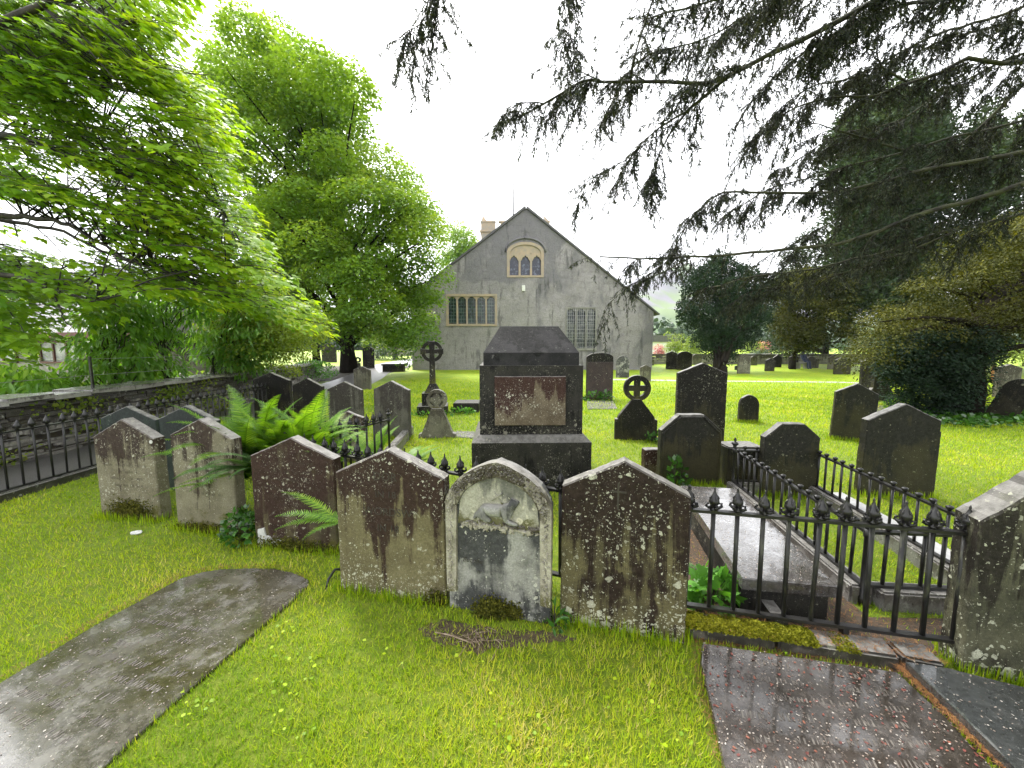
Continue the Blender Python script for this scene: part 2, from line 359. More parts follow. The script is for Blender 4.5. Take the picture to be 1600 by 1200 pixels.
sc.cycles.caustics_reflective = False; sc.cycles.caustics_refractive = False
#@@PART2
# ------------------------------------------------------------------ ground, paths
def grass_ground():
    m = NT('lawn'); tc = m.n('TexCoord'); v = tc.outputs['Object']
    c = m.mix(m.ramp(m.noise(v, .55, 4, .6), .35, .65), (.20, .32, .007), (.27, .375, .008))
    c = m.mix(m.ramp(m.noise(v, 2.3, 5, .6), .45, .7), c, (.36, .42, .012))
    c = m.mix(m.ramp(m.noise(m.map(v, (.35, 1.6, 1)), 1.3, 4, .6), .5, .75), c, (.17, .32, .006))
    c = m.mix(m.math('MULTIPLY', m.ramp(m.noise(v, 60, 4, .7), .45, .7), .5), c, (.05, .10, .008))
    c = m.mix(m.ramp(m.n('SeparateXYZ', {0: v}).outputs[1], 19, 10), c, m.mix(m.ramp(m.noise(v, 14, 5, .7), .4, .6), (.13, .20, .012), (.20, .25, .025)))
    h = m.math('ADD', m.noise(v, 70, 5, .8), m.math('MULTIPLY', m.noise(v, 7, 4, .6), 2.0))
    return m.done(m.principled(Base_Color=c, Roughness=.6, Specular_IOR_Level=.25, Normal=m.bump(h, .8, .03)))
M['lawn'] = grass_ground()
mb = MB(); mb.poly([(-2500, -30, 0), (2500, -30, 0), (2500, 3500, 0), (-2500, 3500, 0)])
tag(mb.build('ground', M['lawn']), kind='structure')
def sheet(name, pts, mat, z):
    mb = MB(); mb.poly([(p[0], p[1], z) for p in pts]); return tag(mb.build(name, mat), kind='structure')
# tarmac path along the boundary wall, curving away under the big tree
path_pts = [(-6.62, 1.0), (-5.42, 1.0), (-5.40, 5.0), (-5.45, 8.0), (-5.6, 11.0), (-5.5, 14.0), (-6.4, 19.0), (-7.6, 24.0), (-8.4, 34.0), (-10.4, 34.0), (-9.6, 24.0), (-8.3, 18.0), (-7.3, 12.0), (-6.9, 7.0)]
sheet('path', path_pts, M['tarmac'], .006)
M['earth'] = simple('bare_earth', (.035, .03, .022), .85, (.06, .05, .03), 12)
M['needle_earth'] = simple('needle_litter_ground', (.075, .045, .022), .8, (.035, .028, .018), 40, .6, .01)
sheet('bare_ground', [(-6.9, 17.5), (-13.5, 16.5), (-15, 30), (-7.7, 30), (-7.2, 24)], M['earth'], .003)
road = [gp(583, 571), gp(592, 583), gp(640, 569), gp(690, 562), gp(690, 556), gp(640, 561), gp(606, 566)]
sheet('road', [(p.x, p.y) for p in road], M['gravelroad'], .008)
sheet('footpath', [tuple(gp(x, y)[:2]) for x, y in ((940, 594), (1080, 596), (1300, 598), (1420, 601), (1420, 599.6), (1300, 596.6), (1080, 594.4), (940, 592))], M['gravelroad'], .008)
# distant fells
def hill_mat():
    m = NT('fell'); tc = m.n('TexCoord'); v = tc.outputs['Object']
    c = m.mix(m.ramp(m.noise(v, .006, 6, .6), .4, .6), (.10, .10, .11), (.16, .15, .17))
    c = m.mix(m.ramp(m.noise(v, .004, 5, .55), .5, .62), c, (.12, .17, .06))
    z = m.n('SeparateXYZ', {0: v}).outputs[2]
    c = m.mix(m.ramp(m.math('ADD', z, m.math('MULTIPLY', m.noise(v, .02, 4, .6), 60)), 110, 50), c, (.07, .12, .04))
    return m.done(m.principled(Base_Color=c, Roughness=.95, Specular_IOR_Level=.1))
M['fell'] = hill_mat()
def hills():
    us = np.linspace(-1.9, 1.9, 150); rs = np.linspace(260, 1900, 34)
    V = []; prof = lambda u: np.interp(u, [-1.9, -1.33, -1.1, -.8, -.5, -.2, .1, .25, .32, .38, .45, .55, .8, 1.9], [.2, .2, .19, .16, .09, .05, .05, .10, .185, .20, .175, .165, .15, .2])
    for r in rs:
        k = (r - 260) / (1500 - 260)
        for u in us:
            n = 1 + .10 * math.sin(u * 17 + r * .004) + .07 * math.sin(u * 41 - r * .011) + .04 * math.sin(u * 90 + r * .02)
            hgt = prof(u) * 1500 * min(k, 1.0) ** 1.7 * n if k < 1 else prof(u) * 1500 * (1 - (k - 1)) * n
            V.append((u * r, r, hgt - .5))
    n = len(us); f = [[i * n + j, i * n + j + 1, (i + 1) * n + j + 1, (i + 1) * n + j] for i in range(len(rs) - 1) for j in range(n - 1)]
    me = np_mesh('hills', np.array(V), [np.array(f)]); me.polygons.foreach_set('use_smooth', np.ones(len(f), bool))
    tag(link('hills', me, M['fell']), kind='structure')
hills()
# ------------------------------------------------------------------ church
def render_wall():
    m = NT('roughcast'); tc = m.n('TexCoord'); v = tc.outputs['Object']
    x, y, z = [m.n('SeparateXYZ', {0: v}).outputs[i] for i in range(3)]
    c = m.mix(m.ramp(m.noise(v, .7, 6, .6), .4, .62), (.33, .31, .315), (.42, .395, .405))
    big = m.math('ADD', m.noise(m.map(v, (1, 1, .55)), .42, 6, .65, .4), m.math('MULTIPLY', m.math('SUBTRACT', z, 4.0), .022))
    c = m.mix(m.ramp(big, .48, .60), c, (.24, .23, .245))
    patch = m.math('MULTIPLY', m.ramp(m.math('ADD', x, m.math('MULTIPLY', m.noise(v, 2.2, 4, .5), .6)), .55, .3), m.ramp(m.math('ADD', z, m.math('MULTIPLY', m.noise(v, 1.7, 4, .5), 1.0)), 6.3, 6.1))
    c = m.mix(m.math('MULTIPLY', patch, .5), c, (.41, .39, .38))
    sk = m.noise(m.map(v, (2.6, 2.6, .5)), 1, 6, .65, .2)
    below = m.ramp(z, 7.6, 3.4)
    c = m.mix(m.math('MULTIPLY', m.ramp(sk, .54, .66), .6), c, (.07, .07, .068))
    hs = m.noise(m.map(v, (.9, .9, 4.5)), 1, 6, .7, .3)
    c = m.mix(m.math('MULTIPLY', m.ramp(hs, .56, .68), .35), c, (.10, .095, .085))
    gr = m.noise(v, 22, 4, .8)
    c = m.mix(m.ramp(gr, .35, .7), m.mix(1.0, c, (.55, .55, .55), 'MULTIPLY'), c)
    c = m.mix(m.math('MULTIPLY', m.ramp(m.noise(v, 4.5, 8, .8, .6), .5, .62), .35), c, (.12, .12, .12))
    h = m.math('ADD', gr, m.math('MULTIPLY', m.noise(v, 1.5, 4, .6), 3))
    return m.done(m.principled(Base_Color=c, Roughness=.9, Specular_IOR_Level=.2, Normal=m.bump(h, .8, .04)))
M['roughcast'] = render_wall()
M['slate_roof'] = simple('roof_slate', (.05, .05, .052), .5, (.08, .078, .075), 3, .6, .03, st=(1, 3, 1))
M['tanstone'] = simple('tan_freestone', (.38, .29, .20), .8, (.29, .25, .20), 3.2, .4, .01)
M['greystone'] = simple('grey_freestone', (.26, .25, .235), .8, (.19, .185, .17), 3, .4, .01)
M['towerstone'] = simple('tower_stone', (.36, .27, .18), .85, (.25, .235, .21), 1.2, .6, .03)
def glass(name, c0, c1, nx, lead=(.25, .26, .26), lw=.06):
    m = NT(name); tc, v = m.seeded(0); o = tc.outputs['Object']
    br = m.n('TexBrick', {'Vector': m.map(m.n('CombineXYZ', {0: m.n('SeparateXYZ', {0: o}).outputs[0], 1: m.n('SeparateXYZ', {0: o}).outputs[2]}).outputs[0], (nx, nx * .75, 1)), 'Color1': c0, 'Color2': c1, 'Mortar': lead, 'Scale': 1.0, 'Mortar Size': lw, 'Brick Width': 1.0, 'Row Height': 1.0}, offset=0.0)
    nz = m.noise(m.map(v, (1, 1, 1)), 3.0, 3, .5)
    c = m.mix(m.ramp(nz, .4, .62), br.outputs[0], m.mix(1.0, br.outputs[0], (.35, .4, .45), 'MULTIPLY'))
    return m.done(m.principled(Base_Color=c, Roughness=.22, Specular_IOR_Level=.7, Normal=m.bump(m.noise(v, 7, 2, .5), .35, .02)))
M['glass_dark'] = glass('leaded_glass', (.012, .03, .03), (.02, .045, .045), 6.0, (.10, .13, .12), .09)
M['glass_guard'] = glass('guarded_glass', (.045, .05, .06), (.06, .065, .075), 6.0, (.26, .27, .27), .11)
M['glass_stained'] = simple('stained_glass', (.015, .02, .04), .2, (.10, .12, .17), 5.5, .2, .01, lo=.52, hi=.62)
YC = 25.4
gx0, gx1 = pd(644, 560, YC).x, pd(1019, 560, YC).x
ap = pd(822, 326, YC); ez1 = pd(1020, 487, YC).z; ez0 = pd(644, 464, YC).z
church = empty('church', ((gx0 + gx1) / 2, YC, 0), 0, 'grey roughcast gabled church with tan stone windows, tower showing behind its left slope', 'church')
cx = (gx0 + gx1) / 2
def CL(px, py, Y=YC):
    p = pd(px, py, Y); return (p.x - cx, p.z)
gable = [(gx0 - cx, -.2), (gx1 - cx, -.2), (gx1 - cx, ez1), (ap.x - cx, ap.z), (gx0 - cx, ez0)]
LEN = 17.0
def win_rect(x0, y0, x1, y1):
    a = CL(x0, y1); b = CL(x1, y0); return a[0], a[1], b[0], b[1]
W1 = win_rect(700, 462, 774, 507); W2 = win_rect(795, 381, 847, 431); W3 = win_rect(884, 481, 932, 545)
def arch_pts(x0, z0, x1, z1, rise, n=10):
    pts = [(x0, z0), (x1, z0)]; zc = z1 - rise
    for i in range(n + 1):
        a = math.pi * i / n; pts.append(((x0 + x1) / 2 + math.cos(a) * (x1 - x0) / 2, zc + math.sin(a) * rise))
    return pts
mb = MB(); mb.prism(gable, 0, LEN); wall = mb.build('wall', M['roughcast'], church)
cut = MB()
cut.prism([(W1[0], W1[1]), (W1[2], W1[1]), (W1[2], W1[3]), (W1[0], W1[3])], -.5, .35)
cut.prism(arch_pts(*W2, .55), -.5, .35)
cut.prism([(W3[0], W3[1]), (W3[2], W3[1]), (W3[2], W3[3]), (W3[0], W3[3])], -.5, .35)
cutter = cut.build('cutter', None, church)
md = wall.modifiers.new('b', 'BOOLEAN'); md.object = cutter; md.operation = 'DIFFERENCE'; md.solver = 'EXACT'
dg = bpy.context.evaluated_depsgraph_get(); me2 = bpy.data.meshes.new_from_object(wall.evaluated_get(dg))
wall.modifiers.clear(); wall.data = me2; bpy.data.objects.remove(cutter, do_unlink=True)
if not wall.data.materials: wall.data.materials.append(M['roughcast'])
# roof: two slate slopes with a thin projecting verge
roofm = MB(); A = Vector(gable[3]); t = .10
for B, sgn in ((Vector(gable[4]), -1), (Vector(gable[2]), 1)):
    d = (B - A).normalized(); nn = Vector((-d.y, d.x)) * (1 if (-d.y * 0 + d.x) * 1 > 0 else -1)
    if nn.y < 0: nn = -nn
    e = B + d * .38
    roofm.prism([tuple(A + nn * .01), tuple(e + nn * .01), tuple(e + nn * t), tuple(A + nn * t + Vector((0, .04)))] if sgn > 0 else [tuple(e + nn * .012), tuple(A + nn * .012), tuple(A + nn * (t + .01) + Vector((0, .05))), tuple(e + nn * t)], -.14, LEN + .2)
roofm.build('roof', M['slate_roof'], church)
def window(name, rect, n, mat, gl, arch=0.0, heads='arch', sill=.1, fw=.11, proud=.04):
    x0, z0, x1, z1 = rect; w_ = x1 - x0
    root = MB(); y0, y1 = -proud, .16
    if arch:
        outer = arch_pts(x0 - fw, z0 - sill, x1 + fw, z1 + fw, arch + fw * .6); inner = arch_pts(x0 + .06, z0 + .03, x1 - .06, z1 - .05, arch)
        no = len(outer); fr = MB(); rings = []
        for y, pp in ((y0, outer), (y0, inner), (.30, inner)):
            rings.append([fr.bm.verts.new((p[0], y, p[1])) for p in pp])
        rings.insert(0, [fr.bm.verts.new((p[0], .0, p[1])) for p in outer])
        for i in range(3):
            for k in range(no): fr.bm.faces.new((rings[i][k], rings[i][(k + 1) % no], rings[i + 1][(k + 1) % no], rings[i + 1][k]))
        f = fr.build(name, mat, church)
        # solid stone tympanum above the lights, pierced heads below
        top = z1 - arch * .95 - .1
    else:
        root.box(((x0 + x1) / 2, (y0 + y1) / 2, z0 - sill / 2 + .02), (w_ + 2 * fw, y1 - y0 + .06, sill + .04))
        root.box(((x0 + x1) / 2, (y0 + y1) / 2, z1 + fw / 2 - .02), (w_ + 2 * fw, y1 - y0, fw + .04))
        for x in (x0 - fw / 2 + .02, x1 + fw / 2 - .02): root.box((x, (y0 + y1) / 2 + .003, (z0 + z1) / 2), (fw + .04, y1 - y0 - .006, z1 - z0 + .0))
        f = root.build(name, mat, church); top = z1 - .02
    # lights
    mw = .10 if n > 3 else .13
    lw = (w_ - .06 - (n - 1) * mw) / n
    mul = MB()
    for i in range(1, n):
        mul.box((x0 + .03 + i * lw + (i - .5) * mw, .10, (z0 + top) / 2), (mw, .16, top - z0))
    mul.build('mullion', mat, f)
    hd = MB(); hz = top
    for i in range(n):
        a = x0 + .03 + i * (lw + mw); b = a + lw; rise = lw * .42 if heads == 'arch' else lw * .75
        pts = [(a, hz), (a, hz - rise)]
        for k in range(9):
            an = k / 8
            if heads == 'arch': zz = hz - rise + math.sin(math.pi * an) * (rise - .03)
            else: zz = hz - rise + (1 - abs(2 * an - 1)) ** .6 * (rise - .06) - (.07 * math.sin(math.pi * 4 * an) ** 2)
            pts.append((a + lw * an, zz))
        pts += [(b, hz - rise), (b, hz)]
        for k in range(1, len(pts) - 2):
            p, q = pts[k], pts[k + 1]
            if abs(p[0] - q[0]) < 1e-5: continue
            hd.prism([(p[0], p[1]), (q[0], q[1]), (q[0], hz + .03), (p[0], hz + .03)], .03, .15)
    if arch:
        tp = arch_pts(x0 + .05, top + .02, x1 - .05, z1 - .04, min(arch, z1 - .04 - top - .03)); hd.prism(tp, .04, .16)
    hd.build('window_head', mat, f)
    g = MB(); g.box(((x0 + x1) / 2, .2, (z0 + z1) / 2), (w_ + .1, .02, z1 - z0 + .1)) if not arch else g.prism(arch_pts(x0, z0, x1, z1, arch), .19, .21)
    g.build('pane', gl, f)
    return f
window('window', W1, 5, M['tanstone'], M['glass_dark'])
w2 = window('window', W2, 3, M['tanstone'], M['glass_stained'], arch=.55, heads='cusp', fw=.12)
hood = MB(); P_ = [( (W2[0] + W2[2]) / 2 + math.cos(math.pi * i / 14) * ((W2[2] - W2[0]) / 2 + .22), W2[3] - .5 + math.sin(math.pi * i / 14) * .86) for i in range(15)]
hood.tube([(x, -.03, z) for x, z in P_], .07, 6); hood.build('hood_mould', M['roughcast'], w2)
w3 = window('window', W3, 3, M['greystone'], M['glass_guard'], fw=.06)
gd = MB()
for i in range(15):
    x = W3[0] + (i + .5) * (W3[2] - W3[0]) / 15; gd.tube([(x, -.07, W3[1]), (x, -.07, W3[3] - .05)], .012, 4)
for i in range(9):
    z = W3[1] + (i + .3) * (W3[3] - W3[1]) / 9; gd.tube([(W3[0], -.085, z), (W3[2], -.085, z)], .012, 4)
gd.build('window_grille', simple('grey_wire', (.35, .35, .35), .5), w3)
bx = win_rect(815.5, 446, 820.5, 455); MB().box(((bx[0] + bx[2]) / 2, -.06, (bx[1] + bx[3]) / 2), (bx[2] - bx[0], .12, bx[3] - bx[1])).box(((bx[0] + bx[2]) / 2, -.125, (bx[1] + bx[3]) / 2), (.07, .01, .2)).build('alarm_box', simple('white_plastic', (.7, .7, .66), .4, (.6, .6, .56)), church)
# tower
YT = 43.0
def TL(px, py): p = pd(px, py, YT); return p.x - cx, p.z
tx0 = TL(752, 400)[0]; tx1 = TL(858, 400)[0]; tz = TL(800, 361)[1]; ty = YT - YC
tw = MB(); wdt = tx1 - tx0; tc_ = (tx0 + tx1) / 2
tw.box((tc_, ty + wdt / 2, tz / 2 - .1), (wdt, wdt, tz)); tw.box((tc_, ty + wdt / 2, tz - 1.2), (wdt + .25, wdt + .25, .22)); tw.box((tc_, ty + wdt / 2, tz), (wdt + .25, wdt + .25, .18))
tower = tw.build('tower', M['towerstone'], church)
mtop = TL(770, 348)[1]
for i in range(4):
    mwid = wdt / 6; x = tx0 + mwid * .62 + i * (wdt - mwid * 1.24) / 3
    for yy in (ty + .2, ty + wdt - .2):
        MB().box((x, yy, (tz + mtop) / 2 + .05), (mwid * (1.25 if i in (0, 3) else 1), .4, mtop - tz)).box((x, yy, mtop + .12), (mwid * 1.25 + .12, .5, .14)).build('merlon', M['towerstone'], tower)
px_, pz_ = TL(758, 338)
for x in (tx0 + .35, tx1 - .35):
    MB().frustum((x, ty + .35, mtop + .2), (.6, .6), (x - .18, ty + .35, pz_ + .15), (.06, .06)).build('pinnacle', M['towerstone'], tower)
fp = MB(); f0 = pd(802, 287, YT + wdt / 2); f0 = (f0.x - cx, f0.z); fp.tube([(f0[0], ty + wdt / 2, tz - 1), (f0[0], ty + wdt / 2, f0[1])], [.12, .08], 6); fp.lathe([(0.02, 0), (.1, .08), (.02, .18)], (f0[0], ty + wdt / 2, f0[1]), 6)
fp.build('flagpole', simple('grey_pole', (.08, .08, .09), .5), church)
# ------------------------------------------------------------------ headstones
def arc(cx_, cz, r, a0, a1, n=8):
    return [(cx_ + r * math.cos(R(a0 + (a1 - a0) * i / n)), cz + r * math.sin(R(a0 + (a1 - a0) * i / n))) for i in range(n + 1)]
def profile(kind, w_, sh, h, z0=-.12):
    a = w_ / 2
    base = [(-a, z0), (a, z0)]
    if kind == 'gable': return base + [(a, sh), (0, h), (-a, sh)]
    if kind == 'oct': return base + [(a, sh), (a * .40, h), (-a * .40, h), (-a, sh)]
    if kind == 'gothic':
        H = h - sh; r = (H * H + a * a) / (2 * a); an = math.degrees(math.asin(min(1, H / r)))
        if H < a * 1.05: return base + gothic_top(w_, sh, h, 8)
        return base + arc(a - r, sh, r, 0, an, 8) + arc(-a + r, sh, r, 180 - an, 180, 8)[1:]
    if kind == 'round': return base + [(a * math.cos(R(t_)), sh + (h - sh) * math.sin(R(t_))) for t_ in range(0, 181, 12)]
    if kind == 'shouldered':
        b = a * .8
        return base + [(a, sh), (b, sh)] + [(b * math.cos(R(t_)), sh + (h - sh) * math.sin(R(t_))) for t_ in range(12, 169, 12)] + [(-b, sh), (-a, sh)]
    if kind == 'ogee':
        pts = [(a, sh * .62), (a * .94, sh * .78), (a * .72, sh), (a * .62, sh + (h - sh) * .5), (a * .35, h - .02), (0, h)]
        return base + pts + [(-x, z) for x, z in pts[-2::-1]]
    if kind == 'step': return base + [(a, sh * .86), (a * .965, sh * .87), (a * .965, sh), (0, h), (-a * .98, sh * .985), (-a * .985, sh * .62), (-a, sh * .6)]
def gothic_top(w2, sh2, h2, n=14):
    a = w2 / 2; H = h2 - sh2; P = [((1 - t) ** 2 * a + 2 * t * (1 - t) * a * .86, (1 - t) ** 2 * sh2 + 2 * t * (1 - t) * (sh2 + H * .72) + t * t * h2) for t in [i / n for i in range(n + 1)]]
    return P + [(-x, z) for x, z in P[-2::-1]]
def refine(pts, step=.05, jit=.0016):
    out = []
    for i in range(len(pts)):
        a = Vector(pts[i]); b = Vector(pts[(i + 1) % len(pts)]); n = max(1, int((b - a).length / step))
        for k in range(n):
            p = a.lerp(b, k / n); out.append((p.x + random.uniform(-jit, jit), p.y + random.uniform(-jit, jit)))
    return out
def frame_from(bl, br):
    a = gp(*bl); b = gp(*br); mid = (a + b) / 2; d = b - a; return mid, d.length, math.atan2(d.y, d.x)
STONES = {}
def hstone(key, label, bl, br, apex_y, sh_y, kind='gable', t=.10, mat='buff', lean=0.0, group=None, back=0.0, jit=.0016, name='headstone', chm=.008, rec=0.0):
    mid, w_, rz = frame_from(bl, br)
    h = zat(mid.y, apex_y); sh = zat(mid.y, sh_y)
    mb = MB(); mb.prism(refine(profile(kind, w_, sh, h), .035, jit=jit * 1.6), 0, t, chm)
    if rec:  # raised margin moulding following the top
        pr = [p for p in profile(kind, w_, sh, h, 0)][1:]
        pr = pr[1:] + []
        pr = [(w_ / 2, 0.05)] + [p for p in pr] + [(-w_ / 2, .05)]
        pr = [(x * .93, z - .03) for x, z in pr]
        mb.tube([(x, .0, z) for x, z in pr], rec, 5, False)
    o = mb.build(name, M[mat], None, mid, rz)
    o.rotation_euler = (back, lean, rz)
    tag(o, label, 'headstone', group); STONES[key] = (o, w_, sh, h, t)
    return o
G_F = 'front row of headstones'
hstone('A', 'mossy footed headstone with a small white disc, leftmost of the front row', (159, 808), (251, 815), 655, 684, 'gable', .11, 'buff_grey', group=G_F)
hstone('B', 'mottled pale brown headstone in the front row with fern hanging over its right shoulder', (278, 824), (372, 838), 655, 683, 'gable', .10, 'buff_grey', group=G_F)
hstone('C', 'dark brown headstone in the front row with a white chipped patch at its foot', (400, 853), (528, 864), 684, 715, 'gable', .10, 'brown', group=G_F)
hstone('D', 'buff and dark red streaked headstone with worn capitals, left of the carved lamb stone', (532, 921), (697, 943), 703, 743, 'gable', .10, 'buff', group=G_F)
hstone('F', 'broad lichen spotted headstone right of the lamb stone, small cross cut near its top', (875, 970), (1070, 1006), 721, 768, 'gable', .10, 'speckled', group=G_F)
# G: at the right edge of the photograph
hstone('G', 'thick lichen blotched headstone at the right end of the fleur railing', (1504, 1052), (1712, 1092), 752, 826, 'gable', .16, 'blotched', group=G_F)
hstone('A2', 'dark green slate headstone back, behind the leftmost stone of the front row', (166, 745), (252, 750), 635, 655, 'gable', .07, 'green_slate')
hstone('B2', 'dark green slate headstone back, half hidden by the second front stone and fern', (258, 765), (345, 772), 634, 656, 'gable', .07, 'green_slate')
hstone('H1', 'dark lichened headstone beside the path, leftmost of those behind the fern', (398, 655), (455, 657), 582, 594, 'gable', .09, 'dark')
hstone('H2', 'small black pointed headstone with pale lichen, between two gabled stones above the ferns', (460, 668), (506, 671), 591, 603, 'gable', .08, 'dark')
hstone('H3', 'grey brown gabled headstone just below the mossy pale stone, beside the path', (514, 672), (567, 674), 596, 609, 'gable', .08, 'grey')
hstone('H4', 'dark grey gabled headstone with pale edges standing behind the spiked railing corner post', (586, 684), (640, 687), 595, 609, 'gable', .09, 'grey')
hstone('H5', 'small pale mossy headstone standing at the edge of the path and lawn', (553, 608), (579, 609), 572, 578, 'gable', .08, 'pale')
hstone('H6', 'low mossy yellow topped headstone inside the spiked railings', (520, 722), (570, 722), 643, 653, 'gable', .08, 'buff_grey')
hstone('T1', 'black headstone in shade close right of the tree trunk', (567, 575), (585, 575), 540, 545, 'gable', .12, 'black')
hstone('T2', 'broad black headstone in deep shade left of the tree trunks', (503, 566), (526, 566), 536, 541, 'gable', .12, 'black')
hstone('M1', 'tall round topped headstone with purple grey lower half behind the monument', (916, 625), (957, 625), 551, 559, 'round', .12, 'dark')
hstone('M2', 'grey round arched headstone standing against the church wall', (963, 590), (983, 590), 556, 566, 'round', .12, 'marble_grey')
hstone('M3', 'pale weathered short headstone by the church corner', (1000, 596), (1017, 596), 570, 574, 'gable', .1, 'pale')
hstone('M5', 'tall black and green streaked headstone with pale lichen, highest right of the monument', (1055, 697), (1131, 699), 567, 583, 'gable', .10, 'dark')
hstone('M6', 'dark headstone with cut corners and moulded edge at the head of the wet slab', (1030, 757), (1124, 758), 648, 673, 'oct', .11, 'olive', rec=.012)
hstone('M7', 'narrow dark stone peeping out left of the cut cornered headstone', (1006, 744), (1034, 744), 702, 703, 'gable', .12, 'brown')
hstone('M9', 'small pointed arch headstone alone on the lawn', (1154, 660), (1185, 661), 617, 633, 'gothic', .09, 'dark')
hstone('M10', 'dark headstone with cut corners beside the round capped railing', (1190, 775), (1275, 777), 662, 684, 'oct', .10, 'olive')
hstone('M11', 'dark gabled headstone on the lawn leaning slightly, pale left edge', (1297, 686), (1364, 692), 599, 614, 'gable', .10, 'olive', lean=.03)
hstone('M12', 'large plain dark green headstone with a stepped shoulder on the open lawn', (1343, 774), (1459, 779), 631, 656, 'step', .10, 'olive', lean=.012)
hstone('M13', 'tall grey headstone behind the yew foliage, left of the curved stone', (1345, 612), (1368, 612), 559, 565, 'gable', .12, 'dark')
hstone('M14', 'curved shoulder headstone with a bright pale left edge under the yew', (1358, 627), (1394, 627), 568, 606, 'ogee', .12, 'olive')
hstone('M15', 'dark round topped headstone tilting right at the yew foot', (1535, 652), (1586, 657), 588, 611, 'round', .10, 'dark', lean=.30)
hstone('M16', 'grey headstone behind the tilting round topped stone', (1556, 622), (1592, 622), 569, 575, 'gable', .12, 'pale')
FAR = [('F1', 'black framed upright stone in the distance nearest the church corner', 1041, 1057, 577, 549, 552, 'gable', 'black'),
       ('F2', 'grey round topped stone beside the black upright stone in the distance', 1058, 1081, 578, 549, 556, 'round', 'dark'),
       ('F3', 'brownish grey stone left of the vase shaped yew trunk', 1082, 1096, 570, 553, 557, 'round', 'pale'),
       ('F4', 'broad leaning grey pointed stone just right of the vase shaped yew', 1153, 1172, 584, 552, 566, 'gothic', 'pale'),
       ('F5', 'distant rounded grey stone behind the broad leaning pointed one', 1173, 1183, 571, 556, 560, 'round', 'pale'),
       ('F6', 'dark green short stone in front of a taller grey one in the distance', 1196, 1210, 580, 560, 563, 'gable', 'dark'),
       ('F7', 'taller grey pointed stone behind the short dark green stone', 1208, 1221, 574, 554, 559, 'gable', 'dark'),
       ('F8', 'brown grey distant stone left of the person in blue', 1233, 1247, 576, 555, 558, 'gable', 'dark'),
       ('F9', 'round topped pale stone right of the person in blue', 1260, 1274, 575, 557, 563, 'round', 'pale'),
       ('F10', 'narrow pale post like stone right of the round topped pale stone', 1275, 1279, 575, 560, 561, 'gable', 'pale'),
       ('F11', 'far gabled grey stone of the overlapping pair near the tree hedge', 1294, 1313, 577, 553, 559, 'gable', 'pale'),
       ('F12', 'near gabled dark stone of the overlapping pair near the tree hedge', 1304, 1329, 585, 557, 563, 'gable', 'olive'),
       ('F13', 'tiny black stone beside the broad leaning pointed stone', 1149, 1153, 578, 571, 572, 'gable', 'black'),
       ('F14', 'small pale stone low by the churchyard wall near the church corner', 1017, 1022, 571, 561, 563, 'gable', 'pale')]
for k, lab, x0, x1, yb, ya, ys, kd, mt in FAR:
    hstone(k, lab, (x0, yb), (x1, yb), ya, ys, kd, .13, mt, group='distant headstones on the lawn', chm=.01, lean=random.uniform(-.02, .02))
# hood capping on M1's two tone face
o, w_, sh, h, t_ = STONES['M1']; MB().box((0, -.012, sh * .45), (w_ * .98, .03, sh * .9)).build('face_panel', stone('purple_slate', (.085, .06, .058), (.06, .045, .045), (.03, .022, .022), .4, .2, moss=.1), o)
# ---- lettering and carving on the near stones
def text_obj(parent, txt, x, z, size, mat, shear=0.0, y=-.0015, extr=.0015, name='lettering'):
    c = bpy.data.curves.new('t', 'FONT'); c.body = txt; c.size = size; c.align_x = 'CENTER'; c.extrude = extr; c.shear = shear; c.offset = -.0006; c.resolution_u = 3
    to = bpy.data.objects.new('t', c); COL.objects.link(to); bpy.context.view_layer.update()
    me = bpy.data.meshes.new_from_object(to.evaluated_get(bpy.context.evaluated_depsgraph_get())); bpy.data.objects.remove(to, do_unlink=True)
    me.transform(Matrix.Rotation(R(90), 4, 'X')); me.transform(Matrix.Translation((x, y, z))); me.materials.clear()
    return link(name, me, mat, parent)
o, w_, sh, h, t_ = STONES['D']
for s_, dx, fz, sz in (('DOR', -.02, .795, .075), ('IN 18', -.02, .68, .062), ('WORDSW', -.01, .56, .07), ('IN 18', -.01, .45, .066)):
    text_obj(o, s_, dx, h * fz, sz, M['letters'])
o, w_, sh, h, t_ = STONES['F']
crs = MB(); crs.box((-.03, -.001, h * .80), (.010, .005, .15)); crs.box((-.03, -.0012, h * .825), (.085, .0052, .010)); crs.build('incised_cross', M['letters'], o)
text_obj(o, 'CO', -.26, h * .63, .05, M['letters'])
o, w_, sh, h, t_ = STONES['C']
wp = MB(); wp.prism(refine([(-.33, -.02), (-.15, -.02), (-.12, .065), (-.16, .075), (-.17, .045), (-.20, .06), (-.22, .09), (-.25, .10), (-.27, .16), (-.32, .15)], .02, .004), -.012, .002); wp.build('chipped_patch', M['white_patch'], o)
MB().lathe([(.012, 0), (.016, .004), (.0, .006)], (0, 0, 0), 10)
o, w_, sh, h, t_ = STONES['A']
dk = MB(); dk.prism([(.30 + .016 * math.cos(R(a)), h * .79 + .016 * math.sin(R(a))) for a in range(0, 360, 30)], -.004, .001); dk.build('numbered_disc', M['white_patch'], o)
